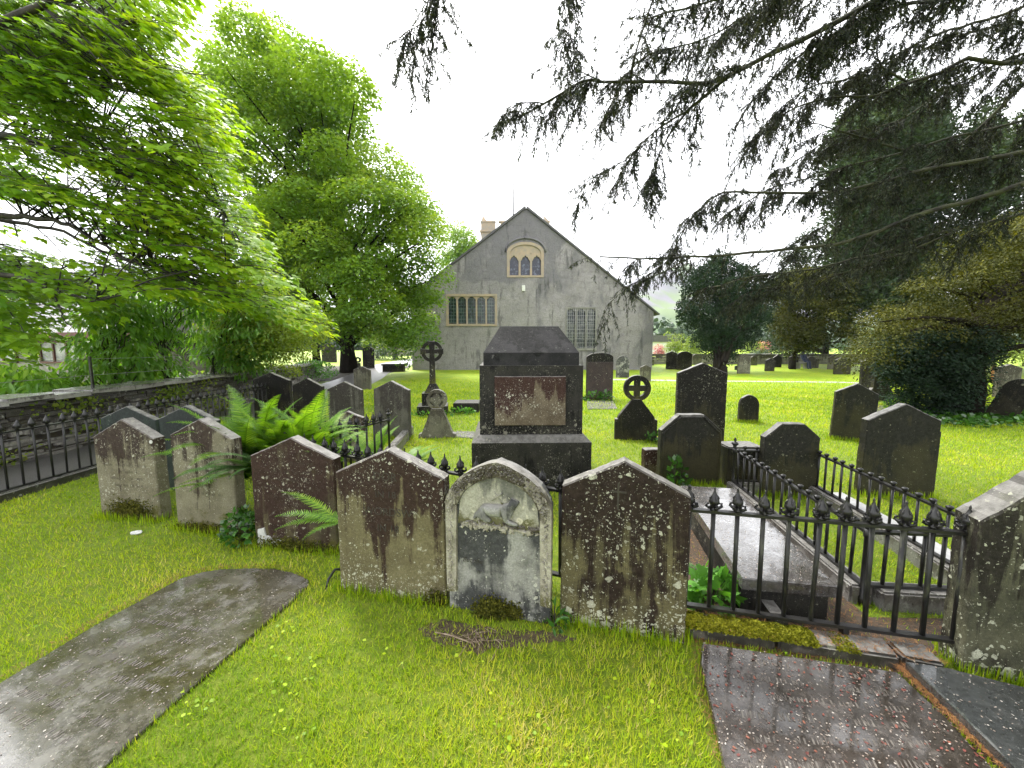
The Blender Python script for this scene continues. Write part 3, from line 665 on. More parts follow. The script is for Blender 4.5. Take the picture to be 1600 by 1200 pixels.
# ---- E : carved lamb stone (pointed arch, foliate border)
mid, w_, rz = frame_from((703, 948), (859, 976)); h = zat(mid.y, 722); sh = zat(mid.y, 788)
E = empty('carved_headstone', mid, rz, 'pale gothic headstone with a carved lamb lying beneath a pointed leafy arch', 'headstone', G_F)
prof = profile('gothic', w_, sh, h); tE = .10
MB().prism(refine(prof, .03, .003), 0, tE, .006).build('slab', M['marble_grey'], E)
outer = gothic_top(w_ + .012, sh, h + .008); inner = gothic_top(w_ - .15, sh - .0, h - .085)
lo_ = [(w_ / 2 + .006, .12)]; li_ = [(w_ / 2 - .052, .12)]
rim = MB(); oo = lo_ + outer + [(-w_ / 2 - .006, .12)]; ii = li_ + [(w_ / 2 - .06, sh - .02)] + inner[1:-1] + [(-w_ / 2 + .06, sh - .02)] + [(-w_ / 2 + .052, .12)]
nn_ = len(oo)
rr = []
for y, pp in ((.03, oo), (-.028, oo), (-.018, ii), (.01, ii)): rr.append([rim.bm.verts.new((p[0] + random.uniform(-.002, .002), y, p[1] + random.uniform(-.002, .002))) for p in pp])
for i in range(3):
    for k in range(nn_ - 1): rim.bm.faces.new((rr[i][k], rr[i][k + 1], rr[i + 1][k + 1], rr[i + 1][k]))
rimo = rim.build('arch_moulding', M['marble_rim'], E)
# leafy carving: little lumps along the border
cv = MB()
full = oo
for i in range(420):
    k = random.random() * (nn_ - 1); j = int(k); f = k - j; u = random.uniform(.12, .8)
    po = Vector(oo[j]).lerp(Vector(oo[j + 1]), f); pi = Vector(ii[j]).lerp(Vector(ii[j + 1]), f); p = po.lerp(pi, u)
    s_ = random.uniform(.007, .017)
    bmesh.ops.create_icosphere(cv.bm, subdivisions=1, radius=1, matrix=Matrix.Translation((p.x, -.024, p.y)) @ Matrix.Rotation(random.uniform(0, 3), 4, 'Y') @ Matrix.Diagonal((s_, s_ * .8, s_ * .45, 1)))
for zz in np.arange(.14, sh, .013):
    for sx in (-1, 1):
        p = (sx * (w_ / 2 - .022 + random.uniform(-.012, .012)), -.024, zz); s_ = random.uniform(.007, .013)
        bmesh.ops.create_icosphere(cv.bm, subdivisions=1, radius=1, matrix=Matrix.Translation(p) @ Matrix.Rotation(random.uniform(0, 3), 4, 'Y') @ Matrix.Diagonal((s_, s_ * .7, s_ * .45, 1)))
cv.build('foliate_carving', M['marble_rim'], rimo)
# upper pale panel
up_in = gothic_top(w_ - .155, sh - .0, h - .09)
pz = h * .585
pnl = MB(); pnl.prism([(-(w_ / 2 - .062), pz), ((w_ / 2 - .062), pz)] + [(x, z) for x, z in up_in], -.003, .02); pnl.build('panel', M['marble'], E)
ldg = MB()
for i in range(130):
    x = random.uniform(-(w_ / 2 - .07), w_ / 2 - .07); z = pz + random.uniform(-.018, .022); s_ = random.uniform(.008, .02)
    bmesh.ops.create_icosphere(ldg.bm, subdivisions=1, radius=1, matrix=Matrix.Translation((x, -.006, z)) @ Matrix.Rotation(random.uniform(0, 3), 4, 'Y') @ Matrix.Diagonal((s_ * 1.5, s_ * .8, s_ * .5, 1)))
ldg.build('carved_ground', M['marble_rim'], E)
def skin_body(name, vs, edges, rad, mat, parent, sub=2, root=0, loc=None, rz=None):
    me = bpy.data.meshes.new(name); me.from_pydata(vs, edges, []); ob = bpy.data.objects.new(name, me); COL.objects.link(ob)
    ms = ob.modifiers.new('s', 'SKIN'); lay = me.skin_vertices[0] if me.skin_vertices else None
    for i, r in enumerate(rad):
        me.skin_vertices[0].data[i].radius = (r, r) if not hasattr(r, '__len__') else r
        me.skin_vertices[0].data[i].use_root = (i == root)
    sd = ob.modifiers.new('u', 'SUBSURF'); sd.levels = sub; sd.render_levels = sub
    bpy.context.view_layer.update()
    m2 = bpy.data.meshes.new_from_object(ob.evaluated_get(bpy.context.evaluated_depsgraph_get())); bpy.data.objects.remove(ob, do_unlink=True)
    for p in m2.polygons: p.use_smooth = True
    m2.materials.clear()
    return link(name, m2, mat, parent, loc, rz)
# lamb lying, facing right; a relief half sunk into the panel
lz = 0.0; U = .0105
lv = [(-.075, 0, lz + .03), (-.03, 0, lz + .04), (.02, 0, lz + .038), (.055, 0, lz + .04), (.072, 0, lz + .075), (.08, 0, lz + .10), (.105, -.004, lz + .088),
      (-.06, -.012, lz - .002), (-.03, -.014, lz - .018), (.04, -.012, lz - .005), (.075, -.014, lz - .018), (.10, -.014, lz - .018), (-.105, 0, lz + .005), (-.115, 0, lz - .02), (.066, -.006, lz + .105)]
le = [(0, 1), (1, 2), (2, 3), (3, 4), (4, 5), (5, 6), (0, 7), (7, 8), (3, 9), (9, 10), (10, 11), (0, 12), (12, 13), (5, 14)]
lr = [.036, .036, .034, .032, .022, .022, .012, .02, .01, .016, .010, .008, .011, .008, .007]
lv = [(x * 1.25, y * 1.15, pz + .058 + z * 1.2) for x, y, z in lv]; lr = [r * 1.22 for r in lr]
skin_body('lamb_relief', lv, le, lr, M['marble_grey'], E, 2, 1)
lz = pz + .06; st = MB(); st.tube([(-.02, -.006, lz + .155), (.03, -.006, lz + .085)], .0045, 5); st.tube([(-.035, -.006, lz + .10), (.03, -.006, lz + .15)], .0045, 5); st.build('cross_staff', M['marble'], E)
text_obj(E, 'But the', -.16, h * .33, .042, M['letters'], .3)
text_obj(E, 'ni', -.12, h * .265, .036, M['letters'], .3)
# ---- wheel crosses
def ring_mesh(mb, c, ro, ri, y0, y1, n=28):
    r = []
    for y, rad in ((y0, ro), (y1, ro), (y1, ri), (y0, ri)):
        r.append([mb.bm.verts.new((c[0] + rad * math.cos(2 * math.pi * k / n), y, c[1] + rad * math.sin(2 * math.pi * k / n))) for k in range(n)])
    for i in range(4):
        for k in range(n): mb.bm.faces.new((r[i][k], r[i][(k + 1) % n], r[(i + 1) % 4][(k + 1) % n], r[(i + 1) % 4][k]))
# tall celtic cross
b = gp(677, 646); YX = b.y; zz = lambda py: zat(YX, py); k_ = YX / F
X1 = empty('celtic_cross', b, R(8), 'tall dark ringed stone cross on a stepped base, behind the smaller wheel cross', 'cross memorial')
zc = zz(549)
m_ = MB(); ring_mesh(m_, (0, zc), 16.5 * k_, 11.5 * k_, -.055, .055)
m_.prism([(-4.8 * k_, zz(601)), (4.8 * k_, zz(601)), (3.6 * k_, zc), (4.6 * k_, zz(533)), (-4.6 * k_, zz(533)), (-3.6 * k_, zc)], -.075, .075, .008)
for s_ in (-1, 1): m_.prism([(s_ * 2 * k_, zc - 2.6 * k_), (s_ * 17.5 * k_, zc - 4.4 * k_), (s_ * 17.5 * k_, zc + 4.4 * k_), (s_ * 2 * k_, zc + 2.6 * k_)][::s_], -.068, .068, .006)
m_.lathe([(.05, 0), (.04, .03), (0.001, .04)], (0, 0, 0), 10) if False else None
m_.build('cross', M['dark'], X1)
m_ = MB(); m_.frustum((0, 0, zz(613)), (25 * k_, .34), (0, 0, zz(599)), (10 * k_, .17)); m_.build('collar', M['dark'], X1)
m_ = MB(); m_.box((0, 0, (zz(613) + zz(632)) / 2), (32 * k_, .42, zz(613) - zz(632))); m_.box((0, 0, zz(632) / 2 - .05), (46 * k_, .62, zz(632) + .1)); m_.build('plinth', M['dark'], X1)
# small wheel cross with flared base
b = gp(684, 683); YX = b.y; k_ = YX / F; zz = lambda py: zat(YX, py)
X2 = empty('wheel_cross', b, R(4), 'small weathered wheel head cross on a flared triangular base, left of the monument', 'cross memorial')
zc = zz(624); m_ = MB(); ring_mesh(m_, (0, zc), 16 * k_, 11.5 * k_, -.05, .05)
m_.box((0, 0, zc), (7 * k_, .085, 30 * k_)); m_.box((0, 0, zc), (30 * k_, .08, 7 * k_)); m_.prism([(7.5 * k_ * math.cos(R(a)), zc + 7.5 * k_ * math.sin(R(a))) for a in range(0, 360, 30)], -.05, .05)
ring_mesh(m_, (0, zc), 12.5 * k_, 0.0005, -.012, .02)
m_.build('wheel_head', M['pale'], X2)
m_ = MB(); m_.prism([(-29 * k_, -.1), (29 * k_, -.1), (29 * k_, 6 * k_), (24 * k_, 8 * k_), (10 * k_, zz(641)), (8 * k_, zz(637)), (-8 * k_, zz(637)), (-10 * k_, zz(641)), (-24 * k_, 8 * k_), (-29 * k_, 6 * k_)], -.08, .08, .008); m_.build('flared_base', M['pale'], X2)
# pierced cross, right of monument
mid, w_, rz = frame_from((960, 686), (1025, 688)); YX = mid.y; k_ = YX / F; zz = lambda py: zat(YX, py)
X3 = empty('pierced_cross', mid, rz, 'dark headstone topped by a pierced wheel cross with four open holes', 'cross memorial')
zc = zz(606.5); m_ = MB(); ring_mesh(m_, (0.005, zc), 20.5 * k_, 13.5 * k_, -.04, .06); m_.box((.005, .01, zc), (8.6 * k_, .088, 33 * k_)); m_.box((.005, .01, zc), (33 * k_, .084, 8.6 * k_)); m_.build('wheel_head', M['dark'], X3)
a = w_ / 2; m_ = MB(); m_.prism(refine([(-a, -.1), (a, -.1), (a, zz(655)), (a * .88, zz(654)), (a * .85, zz(650)), (8.5 * k_, zz(626)), (5 * k_, zz(623)), (-5 * k_, zz(623)), (-8.5 * k_, zz(626)), (-a * .85, zz(650)), (-a * .88, zz(654)), (-a, zz(655))], .05), -.05, .07, .008); m_.build('slab', M['dark'], X3)
# tiny far crosses
for (px, py, top, lab) in ((590, 560, 545, 'tiny grey cross on the lawn strip beyond the chest tomb'), (560, 578, 556, 'small round headed stone in shade at the foot of the tree trunk')):
    b = gp(px, py); k_ = b.y / F; hh = zat(b.y, top); m_ = MB()
    if px == 590:
        m_.box((0, 0, hh * .55), (2.2 * k_, .12, hh * .9)); m_.box((0, 0, hh * .75), (6.5 * k_, .11, 2 * k_)); m_.frustum((0, 0, -.05), (7 * k_, .3), (0, 0, hh * .25), (3 * k_, .16))
    else:
        ring_mesh(m_, (0, hh * .72), 4.6 * k_, 2.2 * k_, -.06, .06, 16); m_.box((0, 0, hh * .25), (6.5 * k_, .16, hh * .5))
    tag(m_.build('small_cross', M['dark'], None, b), lab, 'cross memorial')
# ------------------------------------------------------------------ monument
Y0 = 4.18
def mx_(px, Y=Y0): return pd(px, 600, Y).x
Mo = empty('pedestal_tomb', ((mx_(747) + mx_(911)) / 2 + .01, Y0, 0), R(1.5), 'large black pedestal tomb with a sloping hipped cap and lichened inscription plaque', 'tomb monument')
bw = mx_(910) - mx_(748); D_ = .95; zt = lambda py: zat(Y0, py)
m_ = MB(); zl = zat(Y0 - .1, 692)
m_.box((0, D_ / 2, zl / 2 - .05), (bw + .17, D_ + .2, zl + .1)); m_.frustum((0, D_ / 2, zl), (bw + .17, D_ + .2), (0, D_ / 2, zl + .07), (bw + .02, D_ + .04)); m_.build('plinth', M['black'], Mo)
m_ = MB(); zb = zt(571); m_.box((0, D_ / 2, (zl + .07 + zb) / 2), (bw - .0, D_, zb - zl - .07)); m_.build('body', M['black'], Mo)
m_ = MB(); ze = zt(551); m_.box((.0, D_ / 2, (zb + ze) / 2), (mx_(905) - mx_(755), D_ - .05, ze - zb)); 
m_.frustum((0, D_ / 2, ze), (mx_(905) - mx_(755), D_ - .05), (0, D_ / 2, zat(Y0 + .3, 509.5)), (mx_(872, Y0 + .3) - mx_(781, Y0 + .3), .22)); m_.build('cap', M['roofstone'], Mo)
m_ = MB(); x0, x1 = mx_(773) - Mo.location.x, mx_(884) - Mo.location.x; m_.prism(refine([(x0, zt(664)), (x1, zt(664)), (x1, zt(588)), (x0, zt(588))], .06), -.03, .01, .005); m_.build('plaque', M['plaque'], Mo)
# fallen marker slab etc
def block(name, label, cat, x0, x1, ytop, ybase, depth, mat, rz=0.0, chm=.012, tilt=0.0):
    b0, b1 = gp(x0, ybase), gp(x1, ybase); mid = (b0 + b1) / 2; w_ = (b1 - b0).length; h = zat(mid.y, ytop)
    m_ = MB(); m_.box((0, depth / 2, h / 2 - .03), (w_, depth, h + .06)); bmesh.ops.bevel(m_.bm, geom=m_.bm.edges[:], offset=chm, segments=2, affect='EDGES')
    o = m_.build(name, mat, None, mid, rz); return tag(o, label, cat)
block('low_tomb', 'low black box tomb on the lawn between the wheel cross and the monument', 'tomb', 708, 748, 630, 645, .6, M['black'])
block('stone_block', 'low dark stone block behind the slab, between the two cut cornered headstones', 'stone block', 1135, 1192, 699, 760, .3, M['olive'])
# ruined chest tomb near the road
b0, b1 = gp(596, 581), gp(631, 581); mid = (b0 + b1) / 2; wch = (b1 - b0).length
ch_ = empty('chest_tomb', mid, .1, 'squat weathered chest tomb with a black top slab by the pale road', 'tomb')
MB().box((0, .45, .17), (wch * .9, .8, .40)).build('chest', M['dark'], ch_); MB().box((0, .45, .42), (wch, .95, .09), jit=.01).build('top_slab', M['roofstone'], ch_)
# pale flat slab in front of M1 and by wheel cross
tag(MB().slab([tuple(gp(x, y)[:2]) for x, y in ((917, 640), (965, 640), (957, 627), (917, 627))], .0, .03, .01).build('flat_marker', M['palekerb']), 'pale flat slab lying before the tall round topped headstone', 'grave slab')
tag(MB().slab([tuple(gp(x, y)[:2]) for x, y in ((712, 684), (742, 686), (742, 676), (712, 675))], .0, .025, .01).build('flat_marker', M['palekerb']), 'pale flat slab between the small wheel cross and the monument', 'grave slab')
tag(MB().slab([tuple(gp(x, y)[:2]) for x, y in ((1366, 646), (1384, 642), (1378, 634), (1366, 634))], .0, .03, .01).build('flat_marker', M['palekerb']), 'small pale slab right of the leaning gabled headstone', 'grave slab')
# leaning kerb stone beyond the railing corner
a_, b_ = gp(607, 706, .12), gp(641, 668, .12)
m_ = MB(); d = (b_ - a_); L = Vector((d.x, d.y, 0)).length; m_.box((0, 0, .06), (L, .13, .20), jit=.004); bmesh.ops.bevel(m_.bm, geom=m_.bm.edges[:], offset=.015, segments=2, affect='EDGES')
tag(m_.build('kerb_stone', M['palekerb'], None, ((a_ + b_) / 2).to_2d().to_3d(), math.atan2(d.y, d.x)), 'pale long kerb stone running back from the spiked railing corner', 'kerb stone')
# ------------------------------------------------------------------ ledger slabs
LEDGERS = []
def round_poly(pts, k=6, f=.45):
    return pts
def ledger(name, label, pix, z, mat, chm=.006, z0=-.02):
    pts = [tuple(gp(x, y, z)[:2]) for x, y in pix]; LEDGERS.append(pts)
    pts3 = []
    for i in range(len(pts)):
        a = Vector(pts[i]); b = Vector(pts[(i + 1) % len(pts)]); n = max(1, int((b - a).length / .08))
        for q in range(n): p = a.lerp(b, q / n); pts3.append((p.x + random.uniform(-.002, .002), p.y + random.uniform(-.002, .002)))
    o = MB().slab(pts3, z0, z, chm).build(name, mat); return tag(o, label, 'grave slab'), pts
L1pix = [(-330, 1230), (0, 1066), (150, 975), (283, 903), (318, 893), (347, 889), (390, 887), (430, 888), (458, 894), (483, 905), (482, 913), (460, 935), (233, 1130), (20, 1330)]
l1, L1 = ledger('ledger_slab', 'wet brown ledger slab with a rounded head, lying in the grass toward the lower left', L1pix, .02, M['ledger'])
L2pix = [(1097, 1004), (1401, 1049), (1480, 1122), (1600, 1250), (1150, 1290), (1131, 1200), (1110, 1100), (1094, 1034)]
l2, L2 = ledger('ledger_slab', 'wet reddish ledger slab strewn with petals in front of the mossy kerb', L2pix, .03, M['ledger_red'])
L3pix = [(1416, 1033), (1480, 1043), (1640, 1082), (1830, 1150), (1760, 1280), (1600, 1210), (1500, 1113)]
l3, L3 = ledger('ledger_slab', 'raised dark grey slab at the lower right under the thick blotched headstone', L3pix, .075, M['ledger_dark'])
def chisel(parent, quad, rows, seed, mat, sl=.55):
    """rows of short serif strokes cut across the slab; quad = pixel corners tl,tr,br,bl of the written area"""
    rg = random.Random(seed); z = .0; m_ = MB(); q = [gp(x, y, 0) for x, y in quad]
    zt_ = parent['zt']
    for r in range(rows):
        f = (r + .5) / rows; a = q[0].lerp(q[3], f); b = q[1].lerp(q[2], f); e = (b - a); L = e.length; e.normalize(); up_ = (q[0] - q[3]).normalized()
        x = rg.uniform(.02, .12) * L; hgt = rg.uniform(.028, .042)
        while x < L * rg.uniform(.8, .95):
            if rg.random() < .78:
                p = a + e * x; kk = rg.choice((0, 1, 2, 2)); hh = hgt * rg.uniform(.8, 1)
                def st_(p0, p1, w_=.0035):
                    d_ = (p1 - p0).normalized(); s_ = Vector((-d_.y, d_.x, 0)) * w_
                    m_.poly([(*(p0 - s_)[:2], zt_), (*(p1 - s_)[:2], zt_), (*(p1 + s_)[:2], zt_), (*(p0 + s_)[:2], zt_)])
                st_(p, p + up_ * hh)
                if kk > 0: st_(p + e * .016, p + e * .016 + up_ * hh, .002)
                if kk == 2: st_(p + up_ * hh, p + e * .016, .002)
                if rg.random() < .5: st_(p - e * .005, p + e * .008, .0018)
                x += .034
            else: x += .05
    o = m_.build('lettering', mat, parent); return o
def vchisel(parent, x0, x1, z0, z1, rows, seed, mat, hgt=.026, y=-.0012):
    rg = random.Random(seed); m_ = MB()
    for r in range(rows):
        z = z1 - (z1 - z0) * (r + .5) / rows; ww = rg.uniform(.55, 1) * (x1 - x0); x = (x0 + x1) / 2 - ww / 2; xe = x + ww
        while x < xe:
            if rg.random() < .8:
                hh = hgt * rg.uniform(.8, 1.0); k = rg.random()
                m_.poly([(x, y, z), (x + .003, y, z), (x + .003, y, z + hh), (x, y, z + hh)])
                if k > .3: m_.poly([(x + .012, y, z), (x + .0145, y, z), (x + .0145, y, z + hh), (x + .012, y, z + hh)])
                if k > .6: m_.poly([(x + .003, y, z + hh * .45), (x + .012, y, z + hh * .45), (x + .012, y, z + hh * .55), (x + .003, y, z + hh * .55)])
                x += hgt * .85
            else: x += hgt * 1.1
    return m_.build('lettering', mat, parent)
M['faint'] = simple('faint_cut_letters', (.028, .02, .014), .8, (.07, .058, .035), 60)
for k_s, a_, sd_ in (('C', (-.26, .26, .35, .80), 7), ('F', (-.28, .28, .30, .60), 8), ('A', (-.22, .22, .30, .70), 9), ('B', (-.25, .25, .30, .72), 10)):
    o_, w__, sh_, h_, t__ = STONES[k_s]; vchisel(o_, a_[0], a_[1], h_ * a_[2], h_ * a_[3], 6, sd_, M['faint'])
M['cut_pale'] = simple('pale_cut_letters', (.15, .135, .115), .6, (.05, .042, .034), 30)
M['cut_dark'] = simple('dark_cut_letters', (.03, .026, .022), .6, (.05, .04, .035), 30)
l1['zt'] = .0212; chisel(l1, [(250, 955), (405, 975), (130, 1215), (-60, 1120)], 9, 3, M['cut_pale'])
l2['zt'] = .0312; chisel(l2, [(1125, 1025), (1400, 1070), (1520, 1230), (1165, 1240)], 6, 5, M['cut_pale'])
for o_ in (l1, l2): del o_['zt']
# raised tomb slab inside the railings (very wet)
TZ = .25
T1 = [gp(1075, 764, TZ), gp(1148, 763, TZ), gp(1309, 916, TZ), gp(1160, 903, TZ)]
# extend its hidden left side to be parallel
v_ = T1[2] - T1[1]; T1[0] = T1[3] - v_ * 1.0
tomb = empty('raised_tomb', ((T1[0] + T1[2]) / 2).to_2d().to_3d(), 0, 'low raised tomb inside the front railing with a glossy wet top slab', 'tomb')
cc = tomb.location
def rel(pts, k=1.0):
    c = sum((Vector(p[:2]) for p in pts), Vector((0, 0))) / len(pts); return [tuple(c + (Vector(p[:2]) - c) * k - cc.to_2d()) for p in pts]
MB().slab(rel(T1)[::-1], TZ - .07, TZ, .006).build('top_slab', M['ledger_pale'], tomb)
MB().slab(rel(T1, .94)[::-1], -.05, TZ - .07).build('chest', M['black'], tomb)
kb = MB(); ax = Vector((v_.x, v_.y)).normalized(); nx = Vector((-ax.y, ax.x))
KL = T1[3].to_2d() - nx * -.0
for off, ln in ((-.16, 1.0),):
    p0 = T1[3].to_2d() + ax * .12 + nx * off * (-1 if nx.x > 0 else 1) * (1); p1 = p0 - ax * 1.75
    mid_ = (p0 + p1) / 2; kb.box((mid_.x - cc.x, mid_.y - cc.y, .03), ((p1 - p0).length, .07, .14), math.atan2(ax.y, ax.x))
kb.build('kerb', M['kerbstone'], tomb)
# ------------------------------------------------------------------ railings
def rail_run(P, Q, s):
    n = max(1, round((Q - P).length / s)); return [(P.lerp(Q, i / n)) for i in range(n + 1)]
def finial_fleur(k=1.0):
    m_ = MB(); m_.lathe([(.010, 0), (.021, .005), (.021, .012), (.011, .018), (.015, .03), (.029, .05), (.027, .064), (.016, .088), (.011, .098), (.004, .118), (.006, .124), (.001, .138)], n=8)
    for a in range(4):
        an = a * math.pi / 2; c, s_ = math.cos(an), math.sin(an)
        m_.tube([(c * .008, s_ * .008, .026), (c * .028, s_ * .028, .018), (c * .042, s_ * .042, .028), (c * .040, s_ * .040, .042), (c * .028, s_ * .028, .042)], [.008, .009, .009, .008, .005], 5)
        m_.tube([(c * .016, s_ * .016, .05), (c * .024, s_ * .024, .075), (c * .015, s_ * .015, .092)], [.005, .0045, .002], 5)
    return m_.mesh('finial')
def finial_cap():
    m_ = MB(); m_.lathe([(.010, 0), (.012, .008), (.019, .018), (.022, .030), (.018, .036), (.001, .042)], n=10); return m_.mesh('cap')
def finial_orb():
    m_ = MB(); m_.lathe([(.016, 0), (.022, .01), (.016, .02), (.018, .03), (.033, .045), (.034, .06), (.022, .07), (.010, .074), (.010, .088), (.02, .094), (.008, .104), (.012, .112), (.001, .122)], n=10); return m_.mesh('orb')
def finial_spear():
    m_ = MB(); m_.lathe([(.011, 0), (.018, .006), (.011, .016), (.036, .026), (.026, .058), (.010, .098), (.001, .115)], n=6); return m_.mesh('spearhead')
def railing(name, label, runs, zb, zt_, s, fin, finname, br, mat, mat_bar, post_fin=None, posts=(), group=None, feet=()):
    c0 = runs[0][0]; root = empty(name, (c0.x, c0.y, 0), 0, label, 'railing', group)
    bar = MB().lathe([(br, zb - .01), (br, zt_ + .005)], n=7).mesh('bar'); first = True
    for P, Q in runs:
        pts = rail_run(P, Q, s); d = Q - P; a = math.atan2(d.y, d.x); L = d.length; mid_ = (P + Q) / 2 - c0.to_2d()
        MB().box((mid_.x, mid_.y, zt_), (L, .034, .016), a).build('top_rail', mat, root)
        MB().box((mid_.x, mid_.y, zb), (L, .034, .016), a).build('bottom_rail', mat, root)
        for p in pts:
            if any((p - q).length < s * .6 for q in posts): continue
            b = bpy.data.objects.new('bar', bar); COL.objects.link(b)
            if not bar.materials: bar.materials.append(mat_bar)
            b.parent = root; b.location = (p.x - c0.x, p.y - c0.y, 0); b.rotation_euler = (random.gauss(0, .008), random.gauss(0, .008), random.uniform(0, 3))
            f = bpy.data.objects.new(finname, fin); COL.objects.link(f)
            if not fin.materials: fin.materials.append(mat)
            f.parent = b; f.location = (0, 0, zt_ + .005); f.rotation_euler = (random.uniform(-.04, .04), random.uniform(-.04, .04), random.uniform(0, .5))
    for q in posts:
        po = MB().lathe([(.022, 0), (.022, .05), (.015, .06), (.015, zt_ - .04), (.021, zt_ - .03), (.021, zt_ + .02)], n=10).build('post', mat, root, (q.x - c0.x, q.y - c0.y, 0))
        if post_fin:
            if not post_fin.materials: post_fin.materials.append(mat)
            f = bpy.data.objects.new('orb_finial', post_fin); COL.objects.link(f); f.parent = po; f.location = (0, 0, zt_ + .02)
    for q in feet: MB().box((q.x - c0.x, q.y - c0.y, zb / 2), (.03, .03, zb)).build('foot', mat, root)
    return root
V2 = lambda x, y: Vector((x, y))
FR = [V2(2.36, 1.785), V2(1.00, 2.085), V2(.20, 2.42), V2(-2.08, 3.46)]
FL, BLc = V2(-2.08, 3.46), V2(-1.54, 4.72)
fe = FR[0].lerp(FR[1], .43)
railing('spiked_railing', 'black iron railing with fleur finials running behind the front row of headstones', [(FR[0], FR[1]), (FR[1], FR[2]), (FR[2], FR[3]), (FL, BLc)], .11, .68, .128, finial_fleur(), 'finial', .0120, M['iron'], M['iron_worn'], finial_orb(), [FL, BLc], feet=[fe])
B_L, B_R, F_R, F_L = V2(2.42, 4.08), V2(3.22, 4.02), V2(2.93, 2.18), V2(2.17, 2.24)
railing('capped_railing', 'low black iron railing with round caps enclosing the grassed grave on the right', [(B_L, B_R), (B_R, F_R), (F_R, F_L), (F_L, B_L)], .13, .47, .115, finial_cap(), 'cap', .0105, M['iron'], M['iron'], finial_orb(), [B_L, B_R, F_L, F_R])
RP = [V2(-5.28, 1.2), V2(-5.28, 8.2)]
railing('spear_railing', 'black iron spear headed railing along the tarmac path at the far left', [(RP[0], RP[1])], .10, .70, .135, finial_spear(), 'spearhead', .011, M['iron'], M['iron'], feet=[V2(-5.28, 2.4), V2(-5.28, 4.35), V2(-5.28, 6.3)])
m_ = MB(); m_.box((-5.28, 4.7, .03), (.14, 7.2, .10)); tag(m_.build('kerb', M['kerbstone']), 'grey stone kerb under the spear headed railing beside the path', 'kerb')
# kerbs
def kerb_line(name, label, P, Q, w_, z, mat, seg=(.35, .6), cat='kerb', jz=.012):
    root = empty(name, (P.x, P.y, 0), 0, label, cat); d = Q - P; L = d.length; a = math.atan2(d.y, d.x); x = 0; d.normalize()
    while x < L - .02:
        l = min(random.uniform(*seg), L - x); c = P + d * (x + l / 2) - P
        m_ = MB(); m_.box((c.x, c.y, z / 2 - .02 + random.uniform(-jz, 0) / 2), (l - .008, w_, z + .04), a, .004); bmesh.ops.bevel(m_.bm, geom=m_.bm.edges[:], offset=.012, segments=2, affect='EDGES')
        m_.build('kerb_block', mat, root); x += l
    return root
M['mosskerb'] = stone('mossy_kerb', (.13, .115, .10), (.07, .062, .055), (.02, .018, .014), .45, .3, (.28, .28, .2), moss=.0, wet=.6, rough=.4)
nK = V2(.21, .977) * -1
kerb_line('stone_kerb', 'mossy rough stone kerb beneath the fleur railing, in front of the wet slab', V2(.99, 2.03), V2(2.12, 1.775), .13, .07, M['mosskerb'])
def kerb_frame():
    root = empty('grave_kerb', (B_L.x, B_L.y, 0), 0, 'pale stone kerb frame carrying the round capped railing', 'kerb')
    for P, Q in ((F_L, B_L), (B_R, F_R), (F_R + V2(-.07, 0), F_L + V2(.07, 0)), (B_L + V2(.07, 0), B_R + V2(-.07, 0))):
        d = Q - P; a = math.atan2(d.y, d.x); mid_ = (P + Q) / 2 - B_L; m_ = MB(); m_.box((mid_.x, mid_.y, .04), (d.length + .0, .13, .16), a, .003); bmesh.ops.bevel(m_.bm, geom=m_.bm.edges[:], offset=.012, segments=2, affect='EDGES'); m_.build('kerb_block', M['palekerb'], root)
kerb_frame()
sheet('paved_strip', [(3.02, 2.0), (3.32, 2.0), (3.6, 4.05), (3.30, 4.05)], M['gravelroad'], .008)
sheet('litter_ground', [(.95, 2.12), (2.4, 1.80), (2.95, 2.1), (2.1, 2.12), (2.35, 4.0), (2.0, 4.1), (1.4, 3.6), (.9, 2.6)], M['needle_earth'], .004)
sheet('litter_verge', [tuple(gp(x, y)[:2]) for x, y in ((1075, 975), (1300, 1008), (1480, 1042), (1416, 1036), (1640, 1260), (1590, 1270), (1395, 1050), (1100, 1003), (1100, 1060), (1150, 1240), (1135, 1240), (1085, 1060))][:8], M['needle_earth'], .004)
# ------------------------------------------------------------------ dry stone boundary wall + wire fence
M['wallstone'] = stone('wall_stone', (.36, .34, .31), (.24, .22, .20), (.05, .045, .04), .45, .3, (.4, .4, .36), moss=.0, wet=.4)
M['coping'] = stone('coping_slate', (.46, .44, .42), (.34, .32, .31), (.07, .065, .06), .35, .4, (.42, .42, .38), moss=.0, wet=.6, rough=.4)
Wp = [V2(-6.62, -.5), V2(-6.85, 5.0), V2(-7.2, 8.0), V2(-7.6, 11.5), V2(-8.3, 15.5), V2(-9.0, 17.5)]
def wall_pt(s):
    for i in range(len(Wp) - 1):
        L = (Wp[i + 1] - Wp[i]).length
        if s <= L or i == len(Wp) - 2:
            d = (Wp[i + 1] - Wp[i]) / L; return Wp[i] + d * s, d
        s -= L
WL = sum((Wp[i + 1] - Wp[i]).length for i in range(len(Wp) - 1))
wr = empty('dry_stone_wall', (-6.85, 5, 0), 0, 'dry stone boundary wall with flat slate coping along the left path', 'wall')
m_ = MB(); z = -.05; off = Vector((-6.85, 5, 0))
while z < .80:
    hh = random.uniform(.03, .085); s_ = 0
    while s_ < WL:
        l = random.uniform(.14, .55) * (1 if s_ < 13 else 1.6); p, d = wall_pt(s_ + l / 2); n_ = V2(d.y, -d.x)
        m_.box((p.x - off.x + n_.x * random.uniform(-.05, .02), p.y - off.y, z + hh / 2 + random.uniform(-.008, .008)), (l - .016, .42 + random.uniform(-.08, .03), hh - random.uniform(.006, .02)), math.atan2(d.y, d.x), .010); s_ += l
    z += hh
m_.build('walling', M['wallstone'], wr)
MB_ = MB(); 
